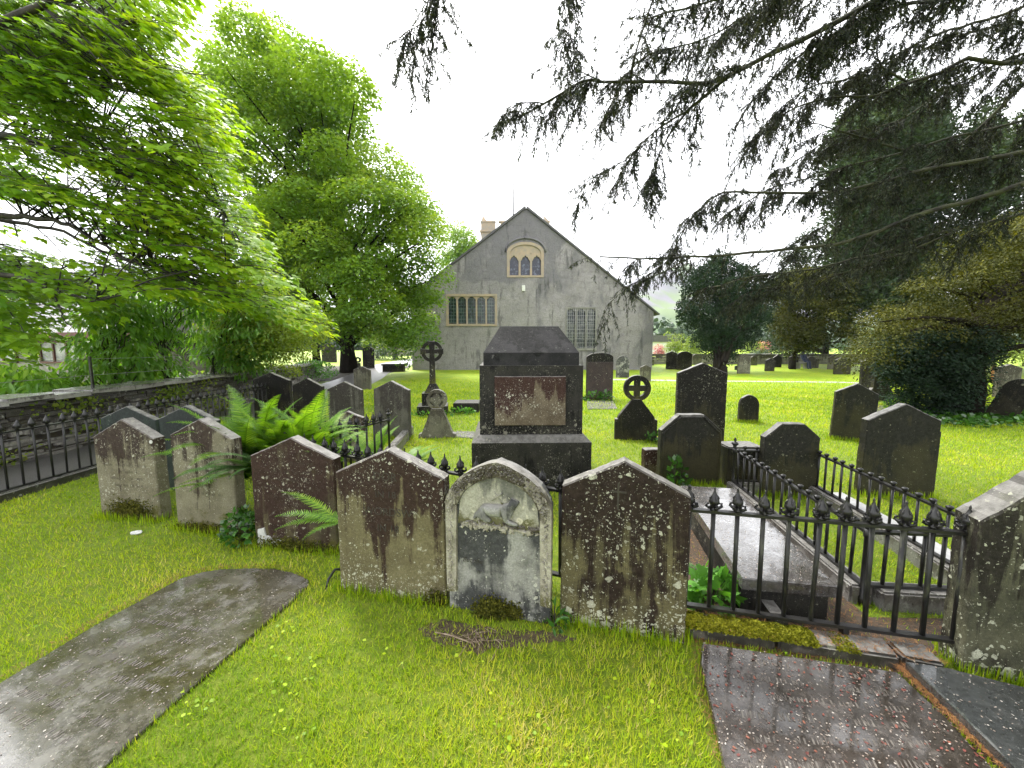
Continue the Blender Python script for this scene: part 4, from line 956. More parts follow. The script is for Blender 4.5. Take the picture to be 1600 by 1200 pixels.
for i in range(len(Wp) - 1):
    d = Wp[i + 1] - Wp[i]; c = (Wp[i] + Wp[i + 1]) / 2; MB_.box((c.x - off.x, c.y - off.y, .38), (d.length, .30, .84), math.atan2(d.y, d.x))
MB_.build('core', M['earth'], wr)
m_ = MB(); s_ = 0
while s_ < WL:
    l = random.uniform(.5, 1.0); p, d = wall_pt(s_ + l / 2); m_.box((p.x - off.x, p.y - off.y, .86 + random.uniform(-.012, .012)), (l - .015, .56 + random.uniform(-.03, .03), .07), math.atan2(d.y, d.x), .012, random.uniform(-.03, .03), random.uniform(-.02, .02)); s_ += l
m_.build('coping', M['coping'], wr)
wf = empty('wire_fence', (-6.95, 5, .88), 0, 'thin black wire fence with slim posts on top of the boundary wall', 'fence')
prev = None
for s_ in (.5, 3.6, 6.9, 10.0, 12.9, 15.8):
    p, d = wall_pt(s_); q = Vector((p.x + .95 - .95 - off.x + .1, p.y - off.y, 0)); q = Vector((p.x + 6.95, p.y - 5, 0))
    MB().box((q.x, q.y, .26), (.03, .03, .56)).build('post', M['iron'], wf)
    if prev is not None:
        for zz_ in (.23, .50):
            MB().tube([prev + Vector((0, 0, zz_)), prev.lerp(q, .5) + Vector((0, 0, zz_ - .015)), q + Vector((0, 0, zz_))], .004, 4).build('wire', simple('galvanised_wire', (.45, .45, .43), .4), wf)
    prev = q
# ------------------------------------------------------------------ building beyond the wall at the left
hb = empty('cafe_building', pd(60, 540, 17).to_2d().to_3d(), R(-8), 'low stone building with pale roof and dark red window frames beyond the wall', 'building')
M['redpaint'] = simple('dark_red_paint', (.09, .018, .012), .4, (.06, .014, .01), 5)
M['paleroof'] = simple('pale_slate_roof', (.30, .28, .29), .5, (.23, .22, .22), 2.5, .5, .02)
zf = zat(17, 520); zr = zat(19, 470)
MB().box((0, 2.5, zf / 2), (11, 4.6, zf)).build('wall', M['wallstone'], hb)
m_ = MB(); m_.prism([(0, 0), (1, 0), (1, 1), (0, 1)], 0, 1) if False else None
rf = MB()
vv = [rf.bm.verts.new(p) for p in ((-6, -.5, zf - .05), (6, -.5, zf - .05), (6, 2.5, zr + .6), (-6, 2.5, zr + .6), (-6, 5.3, zf - .05), (6, 5.3, zf - .05))]
rf.bm.faces.new((vv[0], vv[1], vv[2], vv[3])); rf.bm.faces.new((vv[3], vv[2], vv[5], vv[4])); rf.bm.faces.new((vv[0], vv[3], vv[4])); rf.bm.faces.new((vv[1], vv[5], vv[2])); rf.bm.faces.new((vv[0], vv[4], vv[5], vv[1]))
roof_ = rf.build('roof', M['paleroof'], hb)
MB().box((0, -.53, zf - .12), (12, .12, .22)).build('gutter', M['redpaint'], hb)
for xw in (-2.6, .9, 3.8):
    f = MB(); zc = zf - .85
    f.box((xw, .16, zc + .45), (2.2, .1, .08)).box((xw, .16, zc - .45), (2.2, .1, .08))
    for q in (-1.06, -.35, .35, 1.06): f.box((xw + q, .155, zc), (.08, .09, .9))
    fo = f.build('window', M['redpaint'], hb); MB().box((xw, .185, zc), (2.1, .02, .86)).build('pane', simple('bright_glass', (.55, .56, .58), .15, (.2, .2, .22), 1.5), fo)
# far boundary wall and far buildings, hedge
P1, P2 = gp(1010, 569), gp(1420, 569)
m_ = MB(); L = (P2 - P1).length; x = 0
while x < L:
    l = random.uniform(.4, .9)
    for r_ in range(4): m_.box((P1.x + x + l / 2 + random.uniform(-.1, .1), P1.y, .12 + r_ * .22), (l - .02, .4, .21), 0, .02)
    x += l
tag(m_.build('far_wall', M['wallstone']), 'low grey stone wall along the far side of the churchyard', 'wall')
P1, P2 = gp(585, 556), gp(700, 556)
m_ = MB(); L = (P2 - P1).length; x = 0
while x < L:
    l = random.uniform(.4, .9)
    for r_ in range(6): m_.box((P1.x + x + l / 2, P1.y, .12 + r_ * .22), (l - .02, .4, .21), 0, .02)
    x += l
tag(m_.build('far_wall', M['wallstone']), 'stone wall beyond the pale road seen left of the church', 'wall')
hh = empty('white_house', (pd(1030, 545, 75).x, 75, 0), 0, 'low white house with grey roof far behind the church corner', 'house')
MB().box((0, 3, 1.2), (7, 6, 2.4)).build('wall', simple('white_render', (.7, .7, .68), .8, (.6, .6, .58)), hh)
m_ = MB(); m_.prism([(-3.8, 2.3), (3.8, 2.3), (3.2, 3.6), (-3.2, 3.6)], -.3, 6.3); m_.build('roof', M['slate_roof'], hh)
# orange marker post at the right, iron hoop, white chip
b = gp(1551, 597); MB_ = MB(); MB_.box((0, 0, .3), (.14, .10, .7)); MB_.frustum((0, 0, .65), (.14, .1), (0, 0, .72), (.06, .04)); tag(MB_.build('wooden_post', simple('orange_wood', (.28, .12, .03), .7, (.18, .08, .03), 6), None, b), 'short orange wooden post beside the tilting round topped headstone', 'post')
a0, a1 = gp(508, 922), gp(530, 900); m_ = MB(); m_.tube([a0 + Vector((0, 0, -.02)), a0.lerp(a1, .25) + Vector((0, 0, .05)), a0.lerp(a1, .7) + Vector((0, 0, .075)), a1 + Vector((0, 0, .05)), a1 + Vector((.04, .03, .0))], .009, 6)
tag(m_.build('edging_hoop', M['iron']), 'small curved black iron hoop in the grass by the red streaked headstone', 'edging hoop')
b = gp(213, 834); m_ = MB(); bmesh.ops.create_icosphere(m_.bm, subdivisions=2, radius=1, matrix=Matrix.Diagonal((.05, .03, .015, 1))); [setattr(v, 'co', v.co * random.uniform(.8, 1.15)) for v in m_.bm.verts]
tag(m_.build('white_stone', M['white_patch'], None, b + Vector((0, 0, .01))), 'flat white stone in the grass before the leftmost front headstone', 'stone')
# person seated in the distance
b = gp(1253, 576); pe = empty('person', b, R(20), 'person in dark blue jacket and pale hat sitting on a bench in the far churchyard', 'person')
vs = [(0, 0, .52), (0, 0, .75), (0, -.02, .98), (0, -.03, 1.06), (0, -.04, 1.18), (.10, -.2, .52), (.12, -.42, .50), (.12, -.44, .25), (.12, -.45, .05), (.12, -.56, .03), (-.10, -.2, .52), (-.12, -.42, .50), (-.12, -.44, .25), (-.12, -.45, .05), (-.12, -.56, .03),
      (.19, -.02, .93), (.23, -.12, .72), (.12, -.33, .60), (-.19, -.02, .93), (-.23, -.12, .72), (-.12, -.33, .60)]
es = [(0, 1), (1, 2), (2, 3), (3, 4), (0, 5), (5, 6), (6, 7), (7, 8), (8, 9), (0, 10), (10, 11), (11, 12), (12, 13), (13, 14), (2, 15), (15, 16), (16, 17), (2, 18), (18, 19), (19, 20)]
rd = [.14, .13, .12, .055, .095, .085, .065, .055, .045, .04, .085, .065, .055, .045, .04, .06, .045, .035, .06, .045, .035]
skin_body('body', vs, es, rd, simple('navy_clothing', (.02, .03, .08), .7, (.03, .04, .1), 6), pe, 2, 0)
hat = MB(); hat.lathe([(.13, 1.22), (.135, 1.23), (.09, 1.24), (.085, 1.31), (.04, 1.34), (.001, 1.34)], (0, -.04, 0), 12); hat.build('hat', simple('pale_hat', (.7, .68, .6), .7, (.6, .58, .5)), pe)
bn = empty('bench', b + Vector((0, 0, 0)), R(20), 'low grey bench under the seated person in blue', 'bench')
MB().box((0, .02, .40), (1.1, .38, .06)).build('seat', M['greystone'], bn)
for s_ in (-.42, .42): MB().box((s_, .02, .18), (.08, .34, .38)).build('leg', M['greystone'], bn)
#@@PART3
# ------------------------------------------------------------------ vegetation
def rnd(n, a=-1.0, b=1.0): return RG.uniform(a, b, (n, 3))
UP = np.array([0, 0, 1.0])
def sphere(n):
    v = RG.normal(size=(n, 3)); return nrm(v)
def bez(a, b, c, n=7):
    a, b, c = map(Vector, (a, b, c)); return [(a * (1 - t) ** 2 + b * 2 * t * (1 - t) + c * t * t) for t in [i / (n - 1) for i in range(n)]]
def wobble(pts, k):
    return [pts[0]] + [p + Vector([random.uniform(-k, k) for _ in range(3)]) for p in pts[1:-1]] + [pts[-1]]
def crown_tree(name, label, base, poly, Y, dY, n, r, per, size, mat, bark, tmpl=DIAMOND, cat='tree', trunk_r=.3, group=None, limbs=22, flat=.75, droop=.35, top=.7, upb=.25, ymax=None, fork=.35, lean=(0, 0), part='crown', edge=.55, multi=1, zmin=None, tvar=.3):
    base = Vector(base); root = empty(name, base, 0, label, cat, group)
    xs = [p[0] for p in poly]; ys = [p[1] for p in poly]; C = []
    tries = 0
    while len(C) < n and tries < n * 60:
        tries += 1
        px, py = random.uniform(min(xs), max(xs)), random.uniform(min(ys), max(ys)); rr = random.uniform(*r); y = Y + random.uniform(-1, 1) * dY
        if ymax: y = min(y, ymax)
        rp = rr * F / y * edge
        if not all(in_poly(px + a * rp, py + b * rp, poly) for a, b in ((0, -1), (1, 0), (-1, 0), (0, .6))): continue
        q = pd(px, py, y)
        if zmin is not None and q.z < zmin: continue
        C.append((q, rr))
    P, D, N, T = [], [], [], []
    for c, rr in C:
        m = int(per * (rr / r[1]) ** 2); d = sphere(m); d[:, 2] = np.where((d[:, 2] < 0) & (RG.random(m) > upb), -d[:, 2], d[:, 2])
        rad = rr * (1 - .45 * RG.random(m) ** 2); p = np.array(c) + d * rad[:, None] * np.array([1, 1, flat]) + rnd(m) * rr * .10
        P.append(p); N.append(nrm(d * .6 + UP * .6 + rnd(m) * .5)); D.append(d * np.array([1, 1, .3]) + np.array([0, 0, -droop]) + rnd(m) * .6)
        T.append(np.clip(.25 + tvar * (random.random() - .3 * (tvar > .3)) + .35 * d[:, 2] * RG.random(m) + .35 * (RG.random(m) - .3), 0, 1))
    P = np.concatenate(P) - np.array(base); leaves(part, P, np.concatenate(D), np.concatenate(N), size * RG.uniform(.6, 1.25, len(P)), tmpl, M[mat], root, np.concatenate(T))
    tb = MB(); topz = max(c.z for c, _ in C); ccx = sum((c for c, _ in C), Vector()) / len(C)
    tops = []
    for k in range(multi):
        o = Vector((random.uniform(-1, 1), random.uniform(-1, 1), 0)) * trunk_r * (1.6 if multi > 1 else 0)
        tp = Vector((ccx.x, ccx.y, base.z + (topz - base.z) * top)) + o * 4; b_ = base + o
        pts = wobble(bez(b_ - Vector((0, 0, .1)), b_ + Vector((0, 0, (topz - base.z) * fork)), tp, 9), trunk_r * .35)
        rr = [trunk_r * (1 - .82 * i / 8) * (1.35 if i == 0 else 1) for i in range(9)]
        tb.tube([p - base for p in pts], rr, 9); tops.append((pts, rr))
    tb.build('trunk', M[bark], root)
    lb = MB()
    for c, rr_ in random.sample(C, min(limbs, len(C))):
        pts, rr = random.choice(tops); j = max(1, min(7, int(8 * max(.1, (c.z - base.z) / max(.1, (topz - base.z) * top)) * .7)))
        s = pts[j]; q = wobble(bez(s, s.lerp(c, .5) + Vector((0, 0, (c - s).length * .12)), c, 6), .12 * rr_)
        lb.tube([p - base for p in q], [max(.012, rr[j] * .5 * (1 - .85 * i / 5)) for i in range(6)], 6)
    if limbs: lb.build('limb', M[bark], root)
    return root
crown_tree('sycamore_tree', 'tall billowing sycamore between the boundary wall and the church', gp(546, 582),
    [(300, 108), (330, 95), (345, 50), (375, 22), (420, 18), (470, 42), (515, 60), (545, 120), (575, 135), (600, 170), (608, 250), (640, 262), (675, 255), (692, 290), (688, 330), (700, 370), (722, 410), (716, 450), (702, 500), (684, 548), (655, 572), (615, 556), (585, 575), (560, 548), (520, 575), (450, 570), (400, 500), (380, 420), (340, 330), (310, 260), (292, 180)],
    19.5, 4.2, 200, (.7, 1.45), 1350, .12, 'sycamore', 'bark_dark', BLOB, trunk_r=.42, limbs=70, ymax=24.0, edge=.85, flat=.82, upb=.16, tvar=.55)
# second trunk of the group beside it
crown_tree('sycamore_tree', 'smaller sycamore with slim dark trunk behind and left of the tall one', gp(496, 573), [(380, 300), (520, 280), (560, 420), (560, 530), (500, 545), (440, 520), (400, 450)], 26, 2, 26, (1.1, 1.9), 900, .19, 'sycamore', 'bark_dark', BLOB, trunk_r=.3, limbs=14)
crown_tree('distant_tree', 'distant green tree seen over the left slope of the church roof', (pd(722, 500, 62).x, 62, 0), [(690, 370), (715, 352), (735, 362), (752, 385), (750, 430), (700, 450), (685, 420)], 62, 2, 20, (1.6, 2.4), 420, .4, 'sycamore', 'bark_dark', trunk_r=.4, limbs=6, group='trees beyond the churchyard')
crown_tree('distant_tree', 'pale green tree beyond the pale road left of the church', (pd(618, 550, 46).x, 46, 0), [(560, 470), (640, 460), (660, 520), (640, 545), (600, 548), (560, 540)], 46, 2, 24, (1.0, 2.0), 350, .3, 'lime', 'bark', trunk_r=.3, limbs=5, group='trees beyond the churchyard')
# beech like hedge tree at the end of the wall
crown_tree('beech_tree', 'yellow green beech drooping over the far end of the boundary wall', (-8.9, 11.5, 0), [(300, 430), (380, 415), (440, 440), (490, 465), (530, 500), (515, 540), (480, 575), (440, 590), (380, 590), (320, 560)], 10.8, 1.3, 85, (.35, .75), 620, .075, 'beech', 'bark', DIAMOND, trunk_r=.12, limbs=20, droop=.6, edge=.9)
# leafy saplings behind the wall
for i, (poly, Y, lab) in enumerate([
    ([(-140, 575), (-60, 555), (40, 565), (120, 560), (130, 640), (-140, 660)], 7.0, 'low leafy shrub behind the wall below the building window'),
    ([(105, 510), (140, 460), (200, 425), (245, 470), (245, 610), (110, 625)], 8.0, 'tall leafy shrub with broad drooping leaves behind the first fence post'),
    ([(190, 440), (260, 405), (330, 440), (345, 600), (190, 615)], 8.8, 'bushy green shrub behind the wall, left of the middle fence posts'),
    ([(300, 470), (370, 450), (430, 500), (420, 595), (300, 605)], 10.0, 'dark green glossy shrub behind the wall next to the beech')]):
    b = pd(sum(p[0] for p in poly) / len(poly), 560, Y); b = Vector((min(b.x, -7.9), Y, 0))
    crown_tree('shrub', lab, b, poly, Y, .6, 48, (.26, .5), 105, .17, 'shrub', 'bark_moss', LANCE, cat='shrub', trunk_r=.035, limbs=26, droop=1.0, group='shrubs behind the boundary wall', part='foliage', edge=.8, multi=3)
# trees beyond the building at far left
crown_tree('distant_tree', 'dark green tree rising behind the cafe roof at the far left', (-34, 30, 0), [(-200, 380), (0, 400), (120, 430), (160, 470), (160, 540), (-200, 540)], 30, 3, 30, (1.5, 2.6), 300, .3, 'farwood', 'bark', trunk_r=.35, limbs=6, group='trees beyond the churchyard')
# ---- near maple with layered sprays, trunk outside the left edge
def maple():
    base = Vector((-11.0, 6.6, 0)); root = empty('maple_tree', base, 0, 'bright yellow green maple reaching in from the left with layered drooping sprays', 'tree')
    poly = [(-60, -60), (255, -60), (268, 8), (238, 40), (262, 92), (300, 105), (352, 190), (335, 245), (372, 300), (400, 350), (415, 400), (445, 440), (505, 480), (500, 520), (440, 500), (395, 470), (330, 455), (250, 440), (190, 430), (140, 460), (100, 505), (40, 520), (-60, 540)]
    holes = [[(-60, 290), (60, 285), (150, 320), (178, 370), (160, 425), (110, 420), (60, 385), (-60, 370)], [(-60, 140), (50, 150), (55, 215), (-60, 225)], [(130, 95), (230, 130), (225, 200), (150, 190)], [(60, 228), (180, 262), (160, 300), (50, 262)], [(70, 462), (185, 470), (175, 520), (120, 550), (20, 560), (40, 505)]]
    limbs = [([(-260, 330), (-100, 190), (15, 112), (85, 70), (125, 50), (185, 48), (250, 25)], 6.2, 5.6, .085), ([(-260, 330), (-120, 240), (0, 214), (60, 222), (110, 245), (190, 268), (270, 300), (350, 330)], 6.6, 6.4, .08),
             ([(-240, 300), (-60, 170), (40, 150), (110, 145), (170, 135), (250, 150), (320, 185)], 6.6, 6.8, .07), ([(-240, 400), (-60, 345), (20, 335), (70, 342), (120, 357), (180, 395), (240, 420)], 6.3, 6.0, .06),
             ([(-240, 350), (-40, 300), (60, 302), (120, 312), (180, 325), (290, 343), (360, 352), (420, 400)], 7.2, 7.6, .06), ([(-240, 460), (-60, 425), (30, 435), (75, 452), (110, 462), (150, 470)], 5.4, 5.2, .05),
             ([(-240, 460), (-60, 405), (20, 418), (90, 436), (160, 470), (186, 480)], 6.0, 5.8, .045), ([(-220, 300), (20, 345), (100, 362), (180, 400), (280, 430), (360, 450)], 7.6, 7.9, .045),
             ([(-220, 100), (-60, 60), (60, 10), (140, -10), (230, -30)], 5.2, 5.0, .07), ([(-220, 300), (-30, 170), (90, 190), (160, 200), (240, 240), (310, 280)], 7.4, 7.6, .05), ([(85, 455), (92, 480), (105, 500), (118, 520)], 5.3, 5.2, .014)]
    lb = MB(); LP = []
    for pts, y0, y1, r0 in limbs:
        n = len(pts); q = [pd(x, y, y0 + (y1 - y0) * i / (n - 1)) for i, (x, y) in enumerate(pts)]
        q2 = []
        for i in range(n - 1):
            for k in range(4): q2.append(q[i].lerp(q[i + 1], k / 4) + Vector([random.uniform(-.03, .03) for _ in range(3)]))
        q2.append(q[-1]); lb.tube([p - base for p in q2], [r0 * (1 - .82 * i / (len(q2) - 1)) for i in range(len(q2))], 7); LP += q2
    P, D, N, T, cnt = [], [], [], [], 0; tw = MB()
    while cnt < 1080:
        px, py = random.uniform(-60, 510), random.uniform(-60, 540)
        if not in_poly(px, py, poly): continue
        if any(in_poly(px, py, h) for h in holes) and random.random() < .93: continue
        y = random.uniform(5.0, 8.6); c = pd(px, py, y)
        if c.x > -3.2 + 0 * y or c.z < .9: continue
        cnt += 1; e = Vector((c.x - base.x, (c.y - base.y) * .8, 0)).normalized(); e = (e + Vector((random.uniform(-.3, .3), random.uniform(-.4, .4), 0))).normalized(); s = Vector((-e.y, e.x, 0))
        m = random.randint(34, 54); L = random.uniform(.35, .7); Wd = L * .42; u = RG.uniform(-1, 1, m); v = RG.uniform(-1, 1, m) * np.sqrt(np.clip(1 - u * u, 0, 1))
        p = np.array(c) + np.outer(u * L, e) + np.outer(v * Wd, s) + np.outer(-.18 * (u + 1) ** 2 * L - .12 * v * v + RG.uniform(-.05, .05, m), UP)
        P.append(p); N.append(UP + rnd(m) * .42 + np.array(e) * .25); D.append(np.array(e)[None] * .8 + np.outer(v * .9, s) + rnd(m) * .35 - UP * .45)
        T.append(np.clip(random.random() * .55 + .35 * (px / 500) + RG.uniform(-.15, .25, m), 0, 1))
        st_ = c - e * L; near = min(LP, key=lambda q: (q - st_).length + max(0, (q - base).length - (st_ - base).length) * 2)
        if (near - st_).length < 1.8: tw.tube([near - base, near.lerp(st_, .5) + Vector((0, 0, .05)) - base, st_ - base, c + Vector((0, 0, -.04)) - base, c + e * L * .8 + Vector((0, 0, -.25 * L)) - base], [.013, .010, .007, .005, .003], 4)
    P = np.concatenate(P); leaves('crown', P - np.array(base), np.concatenate(D), np.concatenate(N), .106 * RG.uniform(.6, 1.25, len(P)), MAPLE, M['maple'], root, np.concatenate(T))
    lb.build('limb', M['bark'], root); tw.build('twigs', M['bark'], root)
    MB().tube(wobble(bez((0, 0, -.1), (.2, 0, 3), (-.4, 0, 8), 9), .06), [.38, .30, .27, .24, .22, .2, .17, .14, .1], 12).build('trunk', M['bark'], root)
maple()
# ---- near yew: long overhanging boughs, trunk outside the right edge
def yew_near():
    base = Vector((9.6, 4.6, 0)); root = empty('yew_tree', base, 0, 'old dark yew overhanging from the upper right with long mossy boughs and hanging twigs', 'tree')
    B = [([(2000, 60), (1700, 60), (1600, 97), (1512, 92), (1470, 112), (1420, 130), (1370, 148), (1320, 152), (1270, 158), (1230, 175)], 4.6, 5.2, .06, 1.0),
         ([(1900, -200), (1500, -60), (1370, 0), (1280, 50), (1200, 88), (1137, 120), (1087, 130), (1010, 128), (942, 127), (905, 130), (850, 163), (800, 186)], 4.3, 4.6, .07, 1.3),
         ([(1137, 121), (1075, 172), (1050, 205), (1030, 240), (1020, 290)], 4.5, 4.6, .03, 1.3), ([(1075, 172), (1030, 200), (975, 250), (925, 278)], 4.5, 4.6, .018, 1.3),
         ([(985, 122), (1000, 60), (1020, 0), (1050, -60)], 4.5, 4.3, .025, 1.8), ([(890, -120), (885, -40), (890, 20), (888, 60)], 4.0, 4.0, .02, 1.1), ([(700, -140), (690, -60), (680, -15), (665, 22), (648, 48)], 3.6, 3.6, .016, .75),
         ([(1900, -60), (1600, -30), (1480, 0), (1400, 10), (1300, 55), (1240, 95), (1180, 150), (1150, 200)], 5.0, 5.4, .06, 1.5), ([(1800, -200), (1300, -80), (1180, -20), (1080, 10), (1010, 30)], 4.0, 4.2, .05, 1.6),
         ([(2000, 170), (1700, 200), (1600, 238), (1520, 252), (1450, 265), (1375, 285), (1300, 300), (1200, 302), (1130, 302), (1095, 325), (1072, 352), (1050, 397)], 4.8, 5.6, .06, 1.1),
         ([(1900, 110), (1600, 190), (1490, 215), (1415, 237), (1335, 257), (1260, 280), (1200, 297), (1130, 340)], 5.2, 5.8, .04, 1.1),
         ([(2000, 180), (1700, 250), (1600, 287), (1562, 300), (1500, 318), (1445, 332), (1375, 360), (1300, 383), (1225, 390), (1150, 397), (1080, 402), (1000, 404), (937, 401)], 4.6, 5.4, .065, .6),
         ([(1080, 403), (1050, 418), (1025, 430), (985, 451), (955, 470), (942, 500)], 5.2, 5.4, .016, 1.0),
         ([(2000, 260), (1700, 310), (1600, 333), (1560, 345), (1500, 357), (1440, 372), (1390, 392), (1335, 405), (1290, 416), (1260, 422), (1215, 428), (1175, 433), (1110, 450)], 5.0, 5.6, .05, .9),
         ([(1950, -120), (1600, 10), (1450, 60), (1340, 118), (1260, 140), (1190, 200), (1150, 260)], 5.4, 5.9, .04, 1.2), ([(1900, -300), (1400, -60), (1200, 10), (1100, 60), (1000, 95), (940, 190)], 5.0, 5.2, .035, 1.1), ([(1950, 40), (1650, 70), (1500, 130), (1400, 190), (1300, 215), (1220, 270)], 6.0, 6.4, .04, 1.1),
         ([(1500, 357), (1440, 385), (1390, 402), (1320, 425), (1250, 443), (1185, 452)], 5.1, 5.4, .018, .6), ([(1600, 130), (1540, 190), (1480, 240), (1330, 330), (1260, 370), (1200, 400)], 5.6, 6.2, .03, .8),
         ([(1420, 130), (1380, 105), (1370, 85), (1330, 68)], 5, 5, .02, .8), ([(1415, 237), (1350, 215), (1280, 195), (1210, 185)], 5.4, 5.5, .022, .8), ([(1900, -260), (1450, -140), (1250, -40), (1130, 60), (1090, 130)], 5.4, 5.8, .05, 1.1),
         ([(1800, 0), (1650, 30), (1560, 40), (1480, 62), (1400, 95), (1330, 110)], 5.6, 6.2, .04, 1.0), ([(1700, -260), (1100, -300), (800, -350), (500, -420)], 3.0, 2.6, .05, .8), ([(1900, -500), (1300, -420), (1000, -260), (930, -100)], 3.4, 3.6, .05, 1.2)]
    lb = MB(); tw = MB(); P, D, N, T, BLOCKERS = [], [], [], [], []
    def side(p, d, L, r):
        n = 7; pts = [p]; dd = d.copy()
        for i in range(n):
            dd = (dd + Vector((0, 0, -.10)) + Vector([random.uniform(-.16, .16) for _ in range(3)])).normalized(); pts.append(pts[-1] + dd * L / n)
        lb.tube([q - base for q in pts], [r * (1 - .75 * i / n) for i in range(n + 1)], 5)
        for i in range(n):
            for _ in range(2 + (random.random() < .5)):
                s = pts[i].lerp(pts[i + 1], random.random()); sprays(s, (dd * .6 + Vector((random.uniform(-.8, .8), random.uniform(-.8, .8), random.uniform(-.5, .4)))).normalized(), random.uniform(.12, .36), 1.0)
        sprays(pts[-1], dd, .3, 1.3)
    def sprays(p, d, L, dens):
        """a drooping leafy twig starting at p"""
        n = 6; pts = [p]; dd = d.copy()
        for i in range(n):
            dd = (dd + Vector((0, 0, -.17)) + Vector([random.uniform(-.12, .12) for _ in range(3)])).normalized(); pts.append(pts[-1] + dd * L / n)
        tw.tube([q - base for q in pts], [.0045 * (1 - .7 * i / n) for i in range(n + 1)], 3)
        A = np.array([list(q) for q in pts]); k = int(L * 36 * dens); tt = RG.uniform(.05, 1, k) * n; j = np.minimum(tt.astype(int), n - 1); q = A[j] + (A[j + 1] - A[j]) * (tt - j)[:, None]; tg = nrm(A[j + 1] - A[j])
        # short hanging sub twigs, each a run of needles clumps
        m = 5; dirs = nrm(tg * .5 + rnd(k) * np.array([.7, .7, .3]) + np.array([0, 0, -.75])); ln = RG.uniform(.03, .10, k)
        for a in range(m):
            P.append(q + dirs * (ln * a / m)[:, None] + rnd(k) * .004); dn = nrm(dirs + rnd(k) * .75); D.append(dn); N.append(rnd(k)); T.append(RG.random(k))
    for pts, y0, y1, r0, dn in B:
        r0 *= .72; n = len(pts); q = [pd(x, y, y0 + (y1 - y0) * i / (n - 1)) for i, (x, y) in enumerate(pts)]; q2 = []
        for i in range(n - 1):
            sgs = max(2, int((q[i + 1] - q[i]).length / .16)); a_, b_, c_, d_ = q[max(0, i - 1)], q[i], q[i + 1], q[min(n - 1, i + 2)]
            for k in range(sgs):
                t = k / sgs; q2.append(.5 * ((2 * b_) + (c_ - a_) * t + (2 * a_ - 5 * b_ + 4 * c_ - d_) * t * t + (3 * b_ - a_ - 3 * c_ + d_) * t ** 3) + Vector([random.uniform(-.010, .010) for _ in range(3)]))
        q2.append(q[-1]); m = len(q2); lb.tube([p - base for p in q2], [r0 * (1 - .8 * (i / (m - 1)) ** .9) for i in range(m)], 7)
        for i in range(m - 1):
            t = i / (m - 1); seg = (q2[i + 1] - q2[i]); L = seg.length; cnt = L * 13 * dn * (.35 + .9 * t)
            for _ in range(int(cnt) + (random.random() < cnt % 1)):
                d = (seg.normalized() * .5 + Vector((random.uniform(-.7, .7), random.uniform(-1, 1), random.uniform(-.6, .35)))).normalized()
                sprays(q2[i].lerp(q2[i + 1], random.random()), d, random.uniform(.18, .55), 1.0)
        for i in range(2, m - 1):
            if random.random() < .46 * min(1.3, dn):
                tg = (q2[i + 1] - q2[i]).normalized(); side(q2[i], (tg * .9 + Vector((random.uniform(-.6, .2), random.uniform(-.8, .8), random.uniform(-.75, .55)))).normalized(), random.uniform(.3, .95) * (1 - .4 * i / m), max(.0045, r0 * .16))
        sprays(q2[-1], (q2[-1] - q2[-2]).normalized(), .45, 1.4)
    # unseen coarse clumps added behind the view point to cut frontal sky light
    for _ in range(34):
        c = Vector((random.uniform(-.5, 9), random.uniform(-7.5, .2), random.uniform(3.6, 7.5)))
        m = 900; dd = sphere(m); P.append(np.array(c) + dd * RG.random((m, 1)) ** .5 * np.array([1.6, 1.6, .5])); D.append(dd * np.array([1, 1, .2]) - UP * .5 + rnd(m) * .4); N.append(rnd(m) + UP); T.append(RG.random(m)); BLOCKERS.append((sum(len(x) for x in P) - m, m))
        if random.random() < .35: lb.tube([Vector((0, 0, 4.5)), Vector(((c.x - base.x) * .5, (c.y - base.y) * .5, (c.z + 5) * .5)), c - base], [.10, .07, .02], 6)
    P = np.concatenate(P); keep = RG.random(len(P)) < 1; P = P[keep]; SZ = np.ones(len(P))
    for a_, m_ in BLOCKERS: SZ[a_:a_ + m_] = 5.5
    leaves('crown', P - np.array(base), np.concatenate(D)[keep], np.concatenate(N)[keep], SZ * .030 * RG.uniform(.6, 1.3, len(P)), (NEEDLE[0] * np.array([1, 1.8, 1]), NEEDLE[1]), M['yew'], root, np.concatenate(T)[keep])
    print('yew clumps', len(P))
    lb.build('bough', M['bark_moss'], root); tw.build('twigs', M['bark_dark'], root)
    MB().tube(wobble(bez((0, 0, -.1), (-.1, 0, 2.5), (.1, .1, 6.5), 9), .08), [.62, .5, .46, .43, .4, .36, .3, .24, .15], 14).build('trunk', M['bark_dark'], root)
yew_near()
# ---- yews and conifers on the right
crown_tree('irish_yew', 'dark vase shaped Irish yew on the lawn just right of the church', gp(1122, 584), [(1058, 500), (1062, 440), (1082, 405), (1100, 418), (1118, 402), (1132, 398), (1160, 418), (1200, 436), (1214, 480), (1198, 525), (1160, 553), (1142, 572), (1108, 572), (1088, 548), (1068, 520)],
    23.5, 1.6, 150, (.35, .7), 560, .12, 'irish', 'bark_dark', DIAMOND, trunk_r=.16, limbs=50, flat=1.3, droop=-.8, multi=6, edge=.7, fork=.25, top=.45)
YB = gp(1505, 648)
crown_tree('yew_tree', 'broad yew with olive drooping outer foliage and black shaded trunk on the right lawn', YB,
    [(1312, 568), (1335, 515), (1370, 470), (1425, 440), (1440, 395), (1500, 350), (1600, 320), (1800, 330), (1840, 480), (1760, 560), (1640, 550), (1590, 550), (1545, 578), (1490, 575), (1440, 590), (1395, 600), (1350, 590)],
    9.8, 1.9, 300, (.3, .62), 560, .058, 'yew_olive', 'bark_dark', DIAMOND, trunk_r=.22, limbs=40, droop=.7, multi=2, fork=.6, top=.6, edge=.8)
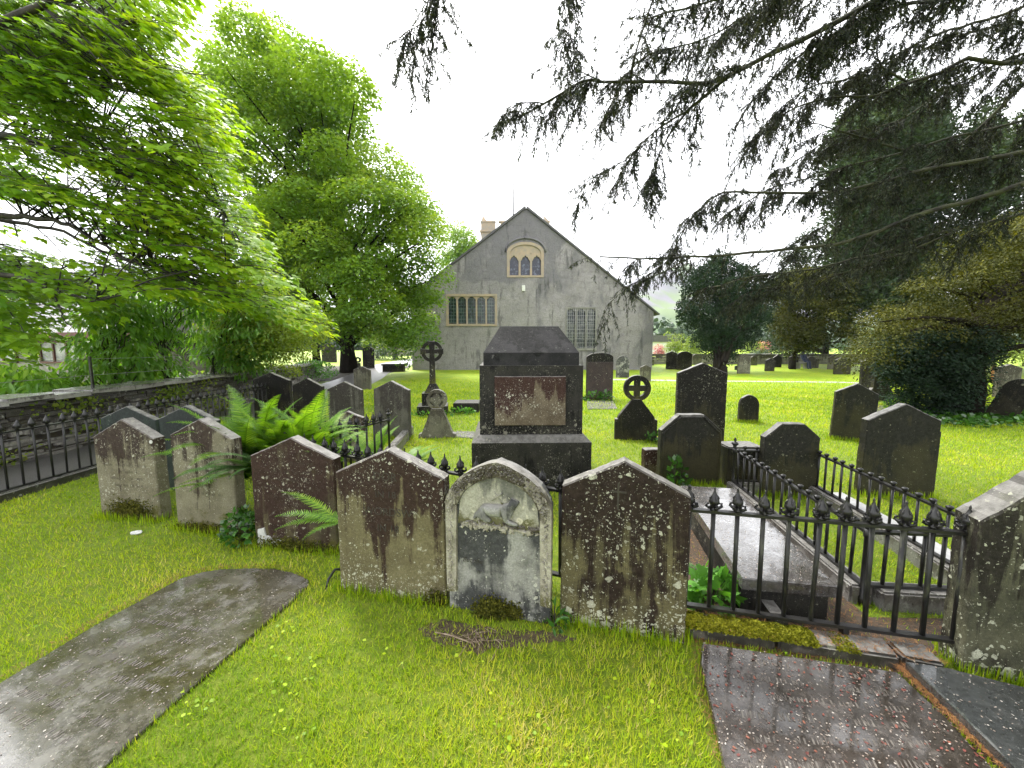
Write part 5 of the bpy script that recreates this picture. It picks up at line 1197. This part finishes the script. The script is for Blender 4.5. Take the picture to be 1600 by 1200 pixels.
crown_tree('yew_thicket', 'dense dark evergreen growth around the foot of the broad yew', Vector((YB.x - .2, YB.y + .1, 0)),
    [(1368, 530), (1440, 505), (1530, 505), (1575, 530), (1556, 600), (1542, 648), (1490, 668), (1430, 655), (1385, 636), (1368, 590)], 8.9, .5, 230, (.22, .40), 420, .055, 'irish', 'bark_dark', DIAMOND, cat='shrub', trunk_r=.1, limbs=20, part='foliage', multi=4, edge=.8)
crown_tree('cypress_tree', 'tall dark conifer with a rounded top behind the broad yew', gp(1390, 566), [(1283, 520), (1280, 420), (1283, 300), (1290, 225), (1312, 160), (1345, 130), (1372, 165), (1400, 118), (1425, 108), (1450, 140), (1480, 165), (1500, 240), (1500, 520)],
    26, 2.6, 250, (.8, 1.5), 800, .2, 'cypress', 'bark_dark', DIAMOND, trunk_r=.4, limbs=20, flat=1.3, droop=-.3, edge=.75, group='tall conifers on the right')
crown_tree('cypress_tree', 'narrow pointed conifer spire rising above the right treetops', gp(1545, 566), [(1505, 520), (1510, 230), (1530, 160), (1545, 108), (1556, 160), (1575, 240), (1600, 520)], 27, 1.4, 120, (.5, 1.1), 600, .2, 'cypress', 'bark_dark', DIAMOND, trunk_r=.3, limbs=8, flat=1.4, droop=-.5, edge=.8, group='tall conifers on the right')
crown_tree('cypress_tree', 'wide grey green conifer filling the right edge behind the yew', gp(1640, 575), [(1560, 520), (1565, 210), (1590, 175), (1640, 165), (1700, 150), (1800, 180), (1850, 300), (1850, 540), (1600, 540)], 21, 2.4, 210, (.8, 1.4), 700, .17, 'cypress', 'bark_dark', DIAMOND, trunk_r=.4, limbs=12, flat=1.2, droop=-.2, edge=.75, group='tall conifers on the right')
crown_tree('olive_tree', 'olive green drooping yew with slim trunk in front of the far hedge', gp(1238, 577), [(1196, 470), (1205, 430), (1240, 415), (1300, 410), (1340, 440), (1350, 520), (1330, 552), (1290, 548), (1240, 560), (1222, 545), (1200, 520)], 25.5, 2, 90, (.5, 1.0), 480, .15, 'yew_olive', 'bark_dark', DIAMOND, trunk_r=.16, limbs=16, droop=.6, edge=.8)
crown_tree('yew_tree', 'dark rounded yew between the vase shaped yew and the olive green one', gp(1290, 568), [(1190, 500), (1200, 440), (1235, 380), (1290, 340), (1300, 440), (1310, 540), (1220, 560), (1195, 530)], 31, 2, 60, (.8, 1.3), 480, .2, 'cypress', 'bark_dark', DIAMOND, trunk_r=.3, limbs=10, edge=.8)
for i, (x0, x1, yt, Y, mt, lab) in enumerate([(1170, 1235, 535, 37, 'farwood', 'dark green bush of the far hedge behind the short green headstone'), (1225, 1300, 525, 38, 'farwood', 'dark bush of the far hedge behind the person in blue'), (1290, 1400, 530, 39, 'farwood', 'wide bush of the far hedge behind the overlapping pair of headstones'), (1390, 1480, 520, 36, 'farwood', 'bush of the far hedge hidden beneath the broad yew'),
    (1038, 1072, 512, 40, 'lime', 'lime green bush left of the vase shaped yew trunk'), (1068, 1100, 520, 36, 'lime', 'lower lime green bush directly behind the brownish far headstone'), (1160, 1196, 532, 44, 'lime', 'yellow green bush seen right of the vase shaped yew'), (1019, 1040, 536, 50, 'pink', 'pink flowering bush before the white house'), (1186, 1204, 528, 46, 'pink', 'small pink flowering bush right of the vase shaped yew'), (580, 660, 535, 42, 'farwood', 'dark bush behind the wall left of the church'),
    (1560, 1640, 535, 30, 'lime', 'pale green bush low beneath the trees at the right edge')]):
    b = pd((x0 + x1) / 2, 560, Y); b.z = 0
    crown_tree('bush', lab, b, [(x0, 575), (x0, yt + 12), (x0 + (x1 - x0) * .3, yt), (x0 + (x1 - x0) * .7, yt - 2), (x1, yt + 10), (x1, 575)], Y, .8, 16, (.4, .9), 260, .16, mt, 'bark', DIAMOND, cat='bush', trunk_r=.05, limbs=3, group='bushes at the far side of the churchyard', part='foliage', edge=.8)
# far wood
def farwood():
    P, D, N, T = [], [], [], []
    for i in range(700):
        u = random.uniform(-1.6, 1.35); Y = random.uniform(120, 300)
        if -.2 < u < .2: continue
        h = random.uniform(5, 10) * (1.5 if Y > 220 else 1); c = np.array([u * Y, Y, h * .55]); m = 110; d = sphere(m)
        P.append(c + d * np.array([h * .45, h * .45, h * .55])); N.append(d + UP * .5); D.append(rnd(m)); T.append(np.full(m, random.random()))
    P = np.concatenate(P); tag(leaves('treeline', P, np.concatenate(D), np.concatenate(N), 1.7 * RG.uniform(.6, 1.2, len(P)), BLOB, M['farwood'], None, np.concatenate(T)), 'far off wood on the valley floor below the fells', 'wood', kind='stuff')
farwood()
# ---- ferns
def fern(label, base, n, L, az=(0, 360), mat='fern', lift=(.9, 1.6), name='fern', group='ferns among the headstones', size=1.0, wd=.135, K=34, pw=.8, spread=(.05, .05)):
    base = Vector(base); P, D, N, S, T = [], [], [], [], []; st = MB(); root = empty(name, base, 0, label, 'fern', group)
    for i in range(n):
        a = R(random.uniform(*az)); l = L * random.uniform(.65, 1.1); el = random.uniform(*lift); h = Vector((math.cos(a), math.sin(a), 0)); pts = []; p = Vector((random.uniform(-1, 1) * spread[0], random.uniform(-1, 1) * spread[1], random.uniform(-.25, .1) if spread[0] > .1 else 0)); ang = el; bend = random.uniform(.6, 1.3)
        for k in range(K + 1):
            pts.append(p.copy()); p = p + (h * math.cos(ang) + Vector((0, 0, math.sin(ang)))) * l / K; ang -= bend / K * (.4 + 1.5 * k / K)
        st.tube(pts[::3] + [pts[-1]], .0022 * size, 3); A = np.array([list(q) for q in pts]); tg = nrm(A[1:] - A[:-1]); s = nrm(np.cross(tg, UP)); nn = np.cross(s, tg)
        tw = random.uniform(-.5, .5); tt = np.arange(K) / K
        for sg in (-1, 1):
            for hh in (0, .5):
                q = A[:-1] + (A[1:] - A[:-1]) * hh; t2 = tt + hh / K; ok = t2 > .14; w_ = l * wd * np.sin(np.pi * np.clip(t2 * .93 + .04, 0, 1)) ** .7 * (1.15 - t2 * .6)
                dd = s * sg + tg * .35 + nn * (.12 + tw * sg * .4) + rnd(K) * .08
                P.append(q[ok]); D.append(dd[ok]); N.append(nn[ok] + rnd(K)[ok] * .12); S.append(w_[ok] + .004); T.append(np.full(ok.sum(), random.random() * .7) + RG.random(ok.sum()) * .3)
    leaves('frond', np.concatenate(P), np.concatenate(D), np.concatenate(N), np.concatenate(S), (PINNA[0] * np.array([1, pw, 1]), PINNA[1]), M[mat], root, np.concatenate(T)); st.build('stalk', M['fern'], root); return root
fern('big bright green fern plume rising between the second and third front headstones', (-2.20, 3.62, .48), 150, .80, (0, 360), 'fern', (.55, 1.5), wd=.13, K=30, pw=.7, spread=(.36, .14))
fern('fern spilling down over the gap between the pale and the dark brown front headstones', (-2.2, 3.22, .55), 12, .48, (160, 300), 'fern_dark', (.1, .9), wd=.12, K=26, pw=.7)
fern('feathery fern behind the two dark green slate headstones', (-3.35, 4.5, .2), 16, .95, (0, 360), 'fern', (.8, 1.4))
fern('slender fern fronds in front of the small black pointed headstone', (-2.0, 4.0, .05), 9, 1.05, (0, 360), 'fern_dark', (1.15, 1.5), wd=.12, K=26, pw=.7)
fern('fern fronds against the grey brown gabled headstone by the path', (-1.80, 4.75, .0), 7, .75, (20, 200), 'fern', (1.2, 1.5))
fern('yellow green fern just inside the railing corner post', (-1.34, 4.3, .0), 11, .7, (-60, 120), 'fern', (.8, 1.4))
fern('pale fern fronds poking left from beside the red streaked headstone', (-1.18, 2.60, .36), 6, .46, (165, 235), 'fern', (.0, .7), wd=.17, K=17, pw=.65)
fern('dark curled fern behind the left shoulder of the carved headstone', (-.30, 2.62, .12), 15, .62, (20, 200), 'fern_dark', (.8, 1.5), wd=.16, K=22, pw=.65)
fern('low fern by the kerb of the raised tomb', (1.13, 2.75, .0), 6, .35, (0, 360), 'fern_dark', (.3, 1.0))
# ---- small leafy plants
def clump(name, label, c, rad, n, size, mat, tmpl=DIAMOND, cat='plant', grp=None, flat=.8):
    c = Vector(c); d = sphere(n); d[:, 2] = np.abs(d[:, 2]); P = d * np.array(rad) * (1 - .5 * RG.random((n, 1)) ** 2); root = empty(name, c, 0, label, cat, grp)
    leaves('foliage', P, d + rnd(n) * .8, d * .5 + UP * .6 + rnd(n) * .5, size * RG.uniform(.6, 1.2, n), tmpl, M[mat], root); s = MB()
    for i in range(0, n, max(1, n // 14)): s.tube([(0, 0, -.02), tuple(P[i] * .5 + np.array([0, 0, .02])), tuple(P[i])], .0025, 4)
    s.build('stem', M['bark_moss'], root)
clump('ivy_plant', 'dark glossy ivy clump in the gap left of the dark brown front headstone', (-2.19, 2.98, .03), (.15, .11, .27), 190, .055, 'ivy', MAPLE, 'ivy')
clump('geranium_plant', 'bright green lobed leafed plant between the railing bars at the raised tomb corner', (1.23, 2.22, .02), (.12, .11, .22), 90, .085, 'bright', MAPLE)
clump('ivy_plant', 'small leafy weed beside the small cut cornered headstone pair', (1.86, 4.22, .0), (.14, .1, .34), 80, .07, 'ivy', MAPLE, 'ivy')
clump('weed_plant', 'leafy weed at the foot of the pierced cross', gp(1022, 690), (.16, .12, .16), 80, .08, 'ivy', DIAMOND)
clump('weed_plant', 'weedy tuft at the foot of the low black box tomb', gp(720, 647), (.42, .12, .13), 120, .09, 'bright', DIAMOND)
clump('weed_plant', 'long grassy weeds at the foot of the tall celtic cross', gp(672, 650), (.5, .2, .12), 110, .1, 'bright', DIAMOND)
clump('weed_plant', 'weeds round the foot of the tall round topped headstone', gp(936, 627), (.45, .12, .28), 150, .12, 'ivy', DIAMOND)
clump('ivy_plant', 'yellow green ivy heaped over the end of the boundary wall', (-8.0, 12.6, .55), (.8, 1.4, .45), 1300, .08, 'beech', DIAMOND, 'ivy')
clump('ivy_plant', 'green creeper mound at the wall end beside the path', (-8.1, 15.6, .3), (.9, 1.2, .7), 1300, .09, 'bright', DIAMOND, 'ivy')
clump('geranium_plant', 'bright green weed left of the geranium at the railing foot', (1.08, 2.42, .0), (.08, .2, .07), 60, .04, 'bright')
clump('weed_plant', 'green leafy clump at the left edge of the broad yew by the curved stone', gp(1408, 640), (.32, .3, .42), 260, .09, 'bright', DIAMOND)
clump('weed_plant', 'pale leaves growing at the carved headstone foot in the right gap', gp(866, 978), (.05, .05, .13), 26, .07, 'ivy', LANCE)
# creeper on the wall face (small leaves hugging stones)
P = []; N_ = []
for i in range(15):
    s_ = random.uniform(4.5, 11); p, d = wall_pt(s_); z0 = random.uniform(.1, .8); m = 90
    q = RG.normal(size=(m, 2)) * np.array([.22, .10]); n_ = np.array([d.y, -d.x, 0])
    P.append(np.array([p.x, p.y, z0]) + n_ * .235 + np.outer(q[:, 0], [d.x, d.y, 0]) + np.outer(q[:, 1], UP) + rnd(m) * .02); N_.append(np.tile(n_, (m, 1)) + rnd(m) * .6 + UP * .3)
P = np.concatenate(P); ok = (P[:, 2] > .01) & (P[:, 2] < .82); P = P[ok]; N_ = np.concatenate(N_)[ok]
tag(leaves('creeper', P, rnd(len(P)) - UP * .3, N_, .05 * RG.uniform(.6, 1.2, len(P)), BLOB, M['beech']), 'pale green creeper patches growing on the face of the boundary wall', 'creeper', kind='stuff')
# ground cover under the yew
gq = []
for i in range(2600):
    px, py = random.uniform(1400, 1600), random.gauss(652, 7); gq.append(gp(px, max(640, min(668, py))))
P = np.array([list(q) for q in gq]) + np.array([0, 0, .05]) + rnd(len(gq)) * .04; tag(leaves('ground_ivy', P, rnd(len(P)), UP + rnd(len(P)) * .5, .10 * RG.uniform(.6, 1.2, len(P)), BLOB, M['ivy']), 'low ground ivy around the foot of the broad yew', 'ground cover', kind='stuff')
# ------------------------------------------------------------------ grass blades
def bladem():
    m = NT('grass_blade'); a = m.n('Attribute', attribute_name='tint').outputs['Fac']
    c = m.mix(m.ramp(a, 0, .5), (.17, .30, .009), (.37, .49, .013)); c = m.mix(m.ramp(a, .55, .85), c, (.55, .55, .05)); c = m.mix(m.ramp(a, .88, 1.0), c, (.55, .47, .18))
    p = m.principled(Base_Color=c, Roughness=.5, Specular_IOR_Level=.3); t = m.n('BsdfTranslucent', {'Color': m.mix(1.0, c, (1.3, 1.25, .6), 'MULTIPLY')})
    return m.done(m.n('MixShader', {0: .4, 1: p.outputs[0], 2: t.outputs[0]}))
M['blade'] = bladem()
BLADE = (np.array([(0, -.05, 0), (0, .05, 0), (.5, .038, .08), (.5, -.038, .08), (1, 0, .32)]), [(0, 3, 2, 1), (3, 4, 2)])
excl = [L1, L2, L3, path_pts, [tuple(p[:2]) for p in T1], [(3.02, 2.0), (3.32, 2.0), (3.6, 4.05), (3.30, 4.05)]]
Mc = Mo.location; excl.append([(Mc.x - .66, 4.1), (Mc.x + .66, 4.1), (Mc.x + .66, 5.2), (Mc.x - .66, 5.2)])
excl += [[(.99, 1.95), (2.2, 1.68), (2.2, 1.86), (1.0, 2.12)], [(-5.36, 1), (-5.2, 1), (-5.2, 8.3), (-5.36, 8.3)]]
soft = [[(.95, 2.12), (2.4, 1.80), (2.95, 2.1), (2.1, 2.12), (2.35, 4.0), (2.0, 4.1), (1.4, 3.6), (.9, 2.6)], [tuple(gp(x, y)[:2]) for x, y in ((690, 965), (745, 985), (800, 1000), (850, 985), (872, 985), (900, 1000), (790, 1015), (745, 1018), (680, 990))],
        [tuple(gp(x, y)[:2]) for x, y in ((1075, 975), (1300, 1008), (1480, 1042), (1410, 1052), (1395, 1050), (1100, 1003), (1096, 1040), (1135, 1240), (1120, 1240), (1088, 1060))]]
def blades():
    n = 600000; Y = .75 + (18.5 - .75) * RG.random(n) ** 2.0; X = RG.uniform(-1.5, 1.6, n) * (Y + .35)
    ok = X > -5.3
    for e in excl: ok &= ~in_poly(X, Y, e)
    ok &= (X - .95) ** 2 + (Y - 2.0) ** 2 > 0
    ok &= RG.random(n) < np.clip((18.5 - Y) / 6, 0, 1)
    for e in soft: ok &= ~(in_poly(X, Y, e) & (RG.random(n) > (.07 if e is not soft[1] else .4)))
    X, Y = X[ok], Y[ok]; n = len(X)
    pat = .5 + .22 * np.sin(X * 2.1 + 1.3 * np.sin(Y * 1.7)) + .18 * np.sin(Y * 3.3 + X * 1.1 + 2) + .14 * np.sin(X * 7.3 + Y * 5.1) + .08 * np.sin(X * 17 - Y * 13)
    # drier yellow sward in the middle foreground
    dry = np.exp(-((X + .15) ** 2 / .5 + (Y - 1.45) ** 2 / .35)) * .28 + np.exp(-((X + 2.6) ** 2 / 1.2 + (Y - 2.4) ** 2 / .3)) * .25
    tint = np.clip(.30 + (pat - .5) * .55 + dry + RG.normal(size=n) * .25, 0, 1)
    clmp = .5 + .5 * np.sin(X * 31 + 3 * np.sin(Y * 23)) * np.sin(Y * 29 + 2 * np.sin(X * 17)); h = (.014 + .022 * RG.random(n) + .012 * clmp + .008 * (pat - .5)) * (1 + .10 * np.clip(Y - 3, 0, 8)); wdt = 1.0 + .28 * np.clip(Y - 1.5, 0, 9)
    az = RG.uniform(0, 2 * np.pi, n); D = np.stack([np.cos(az) * .95, np.sin(az) * .95, .25 + RG.random(n)], 1); N = np.stack([-np.cos(az), -np.sin(az), np.full(n, .8)], 1) + rnd(n) * .3
    P = np.stack([X, Y, np.full(n, -.003)], 1)
    # longer tufts along the feet of the near stones, slabs and rails
    ex = []
    def tuft(a, b, m, L, spread=.03):
        a = np.array(a[:2]); b = np.array(b[:2]); t = RG.random(m)[:, None]; q = a + (b - a) * t + RG.normal(size=(m, 2)) * spread; ex.append((q, np.full(m, L)))
    for k in ('A', 'B', 'C', 'D', 'F', 'G', 'M6', 'M10', 'M12', 'M11', 'M5', 'M9', 'H4', 'H3'):
        o, w_, sh, hh, t_ = STONES[k]; mt = Matrix.Rotation(o.rotation_euler.z, 3, 'Z'); a = o.location + mt @ Vector((-w_ / 2, -.02, 0)); b = o.location + mt @ Vector((w_ / 2, -.02, 0)); tuft(a, b, 420, .075)
        tuft(a, o.location + mt @ Vector((-w_ / 2 - .01, t_, 0)), 60, .08); tuft(b, o.location + mt @ Vector((w_ / 2 + .01, t_, 0)), 60, .08)
    for L in (L1, L2):
        for i in range(len(L)): 
            a, b = L[i], L[(i + 1) % len(L)]; tuft(a, b, int(math.dist(a, b) * 260), .045, .012)
    q = np.concatenate([e[0] for e in ex]); LL = np.concatenate([e[1] for e in ex]); ok2 = np.ones(len(q), bool)
    for e in (excl[2], excl[4]): ok2 &= ~in_poly(q[:, 0], q[:, 1], e)
    in_l2 = in_poly(q[:, 0], q[:, 1], L2) | in_poly(q[:, 0], q[:, 1], L1); ok2 &= ~(in_l2 & (RG.random(len(q)) > .12))
    q = q[ok2]; LL = LL[ok2]; m = len(q); az = RG.uniform(0, 2 * np.pi, m)
    P = np.concatenate([P, np.stack([q[:, 0], q[:, 1], np.zeros(m)], 1)]); D = np.concatenate([D, np.stack([np.cos(az) * .5, np.sin(az) * .5, np.ones(m)], 1)]); N = np.concatenate([N, np.stack([-np.cos(az), -np.sin(az), np.full(m, .5)], 1)])
    h = np.concatenate([h, LL * RG.uniform(.4, 1.2, m)]); wdt = np.concatenate([wdt, np.full(m, .8)]); tint = np.concatenate([tint, np.clip(RG.normal(size=m) * .2 + .25, 0, 1)])
    o = leaves('grass', P, D, N, h, BLADE, M['blade'], None, tint, wdt); tag(o, 'short wet mown grass of the churchyard lawn', 'grass', kind='stuff'); print('blades', len(P))
blades()
# clover and weed leaves in the sward
n = 3800; Y = .8 + 4.2 * RG.random(n) ** 1.5; X = RG.uniform(-1.35, 1.3, n) * (Y + .2); k = np.sin(X * 5 + 1) * np.sin(Y * 6 + X * 2) + .5 * np.sin(X * 13 + Y * 9); ok = (k > .25) & (X > -5.2)
for e in excl + soft: ok &= ~in_poly(X, Y, e)
X, Y = X[ok], Y[ok]; n = len(X); tag(leaves('clover', np.stack([X, Y, RG.uniform(.012, .032, n)], 1), rnd(n) * np.array([1, 1, .2]), UP + rnd(n) * .35, .017 * RG.uniform(.6, 1.3, n), BLOB, M['blade'], None, .5 * RG.random(n)), 'clover and small weed leaves scattered in the lawn', 'weeds', kind='stuff')
# litter: fallen petals, brown needles, twigs
def litter_mat(name, a, b, c):
    m = NT(name); t = m.n('Attribute', attribute_name='tint').outputs['Fac']; return m.done(m.principled(Base_Color=m.mix(m.ramp(t, .5, .95), m.mix(m.ramp(t, 0, .5), a, b), c), Roughness=.6))
M['petal'] = litter_mat('petal', (.12, .08, .06), (.26, .21, .17), (.46, .43, .38)); M['needles'] = litter_mat('fallen_needle', (.09, .035, .015), (.20, .08, .02), (.34, .17, .05)); M['redpetal'] = litter_mat('red_scale', (.10, .02, .015), (.16, .04, .03), (.25, .09, .05))
CHIP = (np.array([(0, -.25, 0), (0, .25, 0), (.6, .3, .05), (1, 0, .1), (.6, -.3, .05)]), [(0, 4, 3, 2, 1)])
def scatter(name, label, polys, n, size, z, mat, tmpl=CHIP, jz=.002):
    P = []
    for poly, zz_, wgt in polys:
        xs = [p[0] for p in poly]; ys = [p[1] for p in poly]; X = RG.uniform(min(xs), max(xs), int(n * wgt)); Y = RG.uniform(min(ys), max(ys), int(n * wgt)); ok = in_poly(X, Y, poly); P.append(np.stack([X[ok], Y[ok], np.full(ok.sum(), zz_) + RG.uniform(0, jz, ok.sum())], 1))
    P = np.concatenate(P); m = len(P); tag(leaves(name, P, rnd(m) * np.array([1, 1, .12]), UP + rnd(m) * .25, size * RG.uniform(.5, 1.3, m), tmpl, M[mat]), label, 'litter', kind='stuff')
Tp = [tuple(p[:2]) for p in T1]
scatter('petal_litter', 'pale fallen petals and scales lying on the wet slabs', [(L1, .0212, .45), (L2, .0312, .8), (Tp, TZ + .001, .9), (L3, .0762, .25)], 1500, .0075, 0, 'petal')
scatter('red_litter', 'dark red bud scales on the wet reddish slab', [(L2, .0312, 1.0)], 420, .012, 0, 'redpetal')
NE = (np.array([(0, -.05, 0), (0, .05, 0), (1, .03, .03), (1, -.03, .03)]), [(0, 3, 2, 1)])
EDGE = [tuple(gp(x, y)[:2]) for x, y in ((-330, 1225), (0, 1058), (150, 967), (283, 896), (345, 883), (430, 884), (485, 903), (482, 908), (430, 889), (347, 890), (283, 904), (150, 977), (0, 1068), (-330, 1236))]
vg = [tuple(gp(x, y)[:2]) for x, y in ((1072, 975), (1300, 1004), (1480, 1038), (1420, 1062), (1395, 1052), (1100, 1008), (1100, 1050), (1150, 1240), (1125, 1240), (1085, 1060))]
scatter('needle_litter', 'orange brown fallen yew needles inside the railings and along the kerb', [(soft[0], .005, 1.6), (vg, .004, 1.1), ([tuple(gp(x, y)[:2]) for x, y in ((1398, 1050), (1420, 1046), (1600, 1215), (1580, 1230))], .03, .5), ([(.99, 1.97), (2.13, 1.71), (2.13, 1.84), (1.0, 2.1)], .066, .35), (EDGE, .008, 1.3)], 9000, .022, 0, 'needles', NE, .008)
# moss on the kerb
kp = V2(.99, 2.03); kd = (V2(2.12, 1.775) - kp); kl = kd.length; kd.normalize(); kn = V2(-kd.y, kd.x); P = []
for a, b, m, hz in ((-.02, .30, 5200, .03), (.30, .62, 6500, .04), (.7, .8, 800, .01)):
    t = RG.uniform(a, b, m); s_ = RG.uniform(-.075, .06, m); bump_ = hz * np.clip(1 - ((s_ + .01) / .075) ** 2, 0, 1) * (.5 + .5 * np.sin(t * 31) ** 2)
    P.append(np.stack([kp.x + kd.x * t + kn.x * s_, kp.y + kd.y * t + kn.y * s_, .06 + bump_ * RG.random(m) ** .3], 1))
P = np.concatenate(P); M['moss'] = leafmat('kerb_moss_leaf', (.10, .11, .008), (.20, .20, .012), (.30, .29, .03), .2, .7, .1)
tag(leaves('kerb_moss', P, rnd(len(P)), UP + rnd(len(P)) * .8, .011, BLOB, M['moss']), 'yellow green moss cushions on the front kerb', 'moss', kind='stuff')
def moss_patch(lab, c, rx, rz_, n, rot, dep=.02):
    u = RG.normal(size=(n, 2)) * .45; ca, sa = math.cos(rot), math.sin(rot); P = np.stack([c[0] + ca * u[:, 0] * rx, c[1] + sa * u[:, 0] * rx - RG.random(n) * dep, np.abs(c[2] + u[:, 1] * rz_)], 1)
    tag(leaves('moss', P, rnd(n) - UP * .4, rnd(n) * .8 + np.array([0, -1, .4]), .013, BLOB, M['moss_dark']), lab, 'moss', kind='stuff')
M['moss_dark'] = leafmat('foot_moss_leaf', (.035, .04, .006), (.07, .07, .01), (.14, .13, .02), .15, .8, .1)
e = E.location; moss_patch('moss cushion at the foot of the carved headstone', (e.x - .04, e.y - .012, .06), .10, .07, 1500, rz, .03); moss_patch('smaller moss cushion right of the first at the carved headstone foot', (e.x + .09, e.y - .015, .05), .05, .05, 600, rz, .03)
o = STONES['D'][0].location; moss_patch('moss at the right foot of the red streaked headstone', (o.x + .30, o.y - .07, .04), .06, .05, 500, 0, .03)
o = STONES['A'][0].location; moss_patch('dark moss along the foot of the leftmost front headstone', (o.x + .02, o.y - .01, .10), .22, .10, 1600, -.12, .02)
o = STONES['B'][0].location; moss_patch('dark moss along the foot of the second front headstone', (o.x + .02, o.y - .012, .04), .34, .05, 1100, -.2, .03)
o = STONES['C'][0].location; moss_patch('dark moss along the foot of the dark brown front headstone', (o.x - .02, o.y - .012, .05), .36, .06, 1000, -.15, .03)
# dry twigs before the carved stone
tw = MB()
for i in range(38):
    p = gp(random.gauss(742, 30), random.gauss(1003, 8)) + Vector((0, 0, .012)); a = random.uniform(0, 6.28); L = random.uniform(.03, .12); q = p + Vector((math.cos(a) * L, math.sin(a) * L, random.uniform(-.01, .02))); tw.tube([p, p.lerp(q, .5) + Vector((0, 0, .006)), q], random.uniform(.0012, .003), 4)
tw.tube([gp(680, 988, .02), gp(705, 993, .025), gp(738, 1005, .015), gp(742, 1012, .01)], .004, 5)
tag(tw.build('twig_litter', simple('dry_twig', (.16, .11, .07), .8, (.30, .24, .17), 20)), 'dry twigs and dead stalks on the bare patch before the carved headstone', 'litter', kind='stuff')

M['thatch'] = simple('dead_thatch', (.10, .075, .035), .85, (.05, .035, .02), 30, .8, .01)
tag(MB().poly([(x, y, .002) for x, y in refine([tuple(gp(x, y)[:2]) for x, y in ((650, 985), (690, 968), (745, 978), (800, 985), (850, 985), (872, 990), (905, 1000), (850, 1004), (810, 1014), (775, 1012), (745, 1026), (715, 1008), (690, 1010))], .02, .012)]).build('bare_patch', M['thatch']), kind='structure')
# haze: thin even valley air round everything
hm = bpy.data.materials.new('valley_air'); hm.use_nodes = True; ht = hm.node_tree; ht.nodes.clear(); ho = ht.nodes.new('ShaderNodeOutputMaterial'); pv = ht.nodes.new('ShaderNodeVolumePrincipled')
pv.inputs['Color'].default_value = (.86, .9, 1, 1); pv.inputs['Density'].default_value = .0002; ht.links.new(pv.outputs[0], ho.inputs[1])
tag(MB().box((0, 1735, 209), (5040, 3560, 420)).build('haze', hm), kind='stuff')
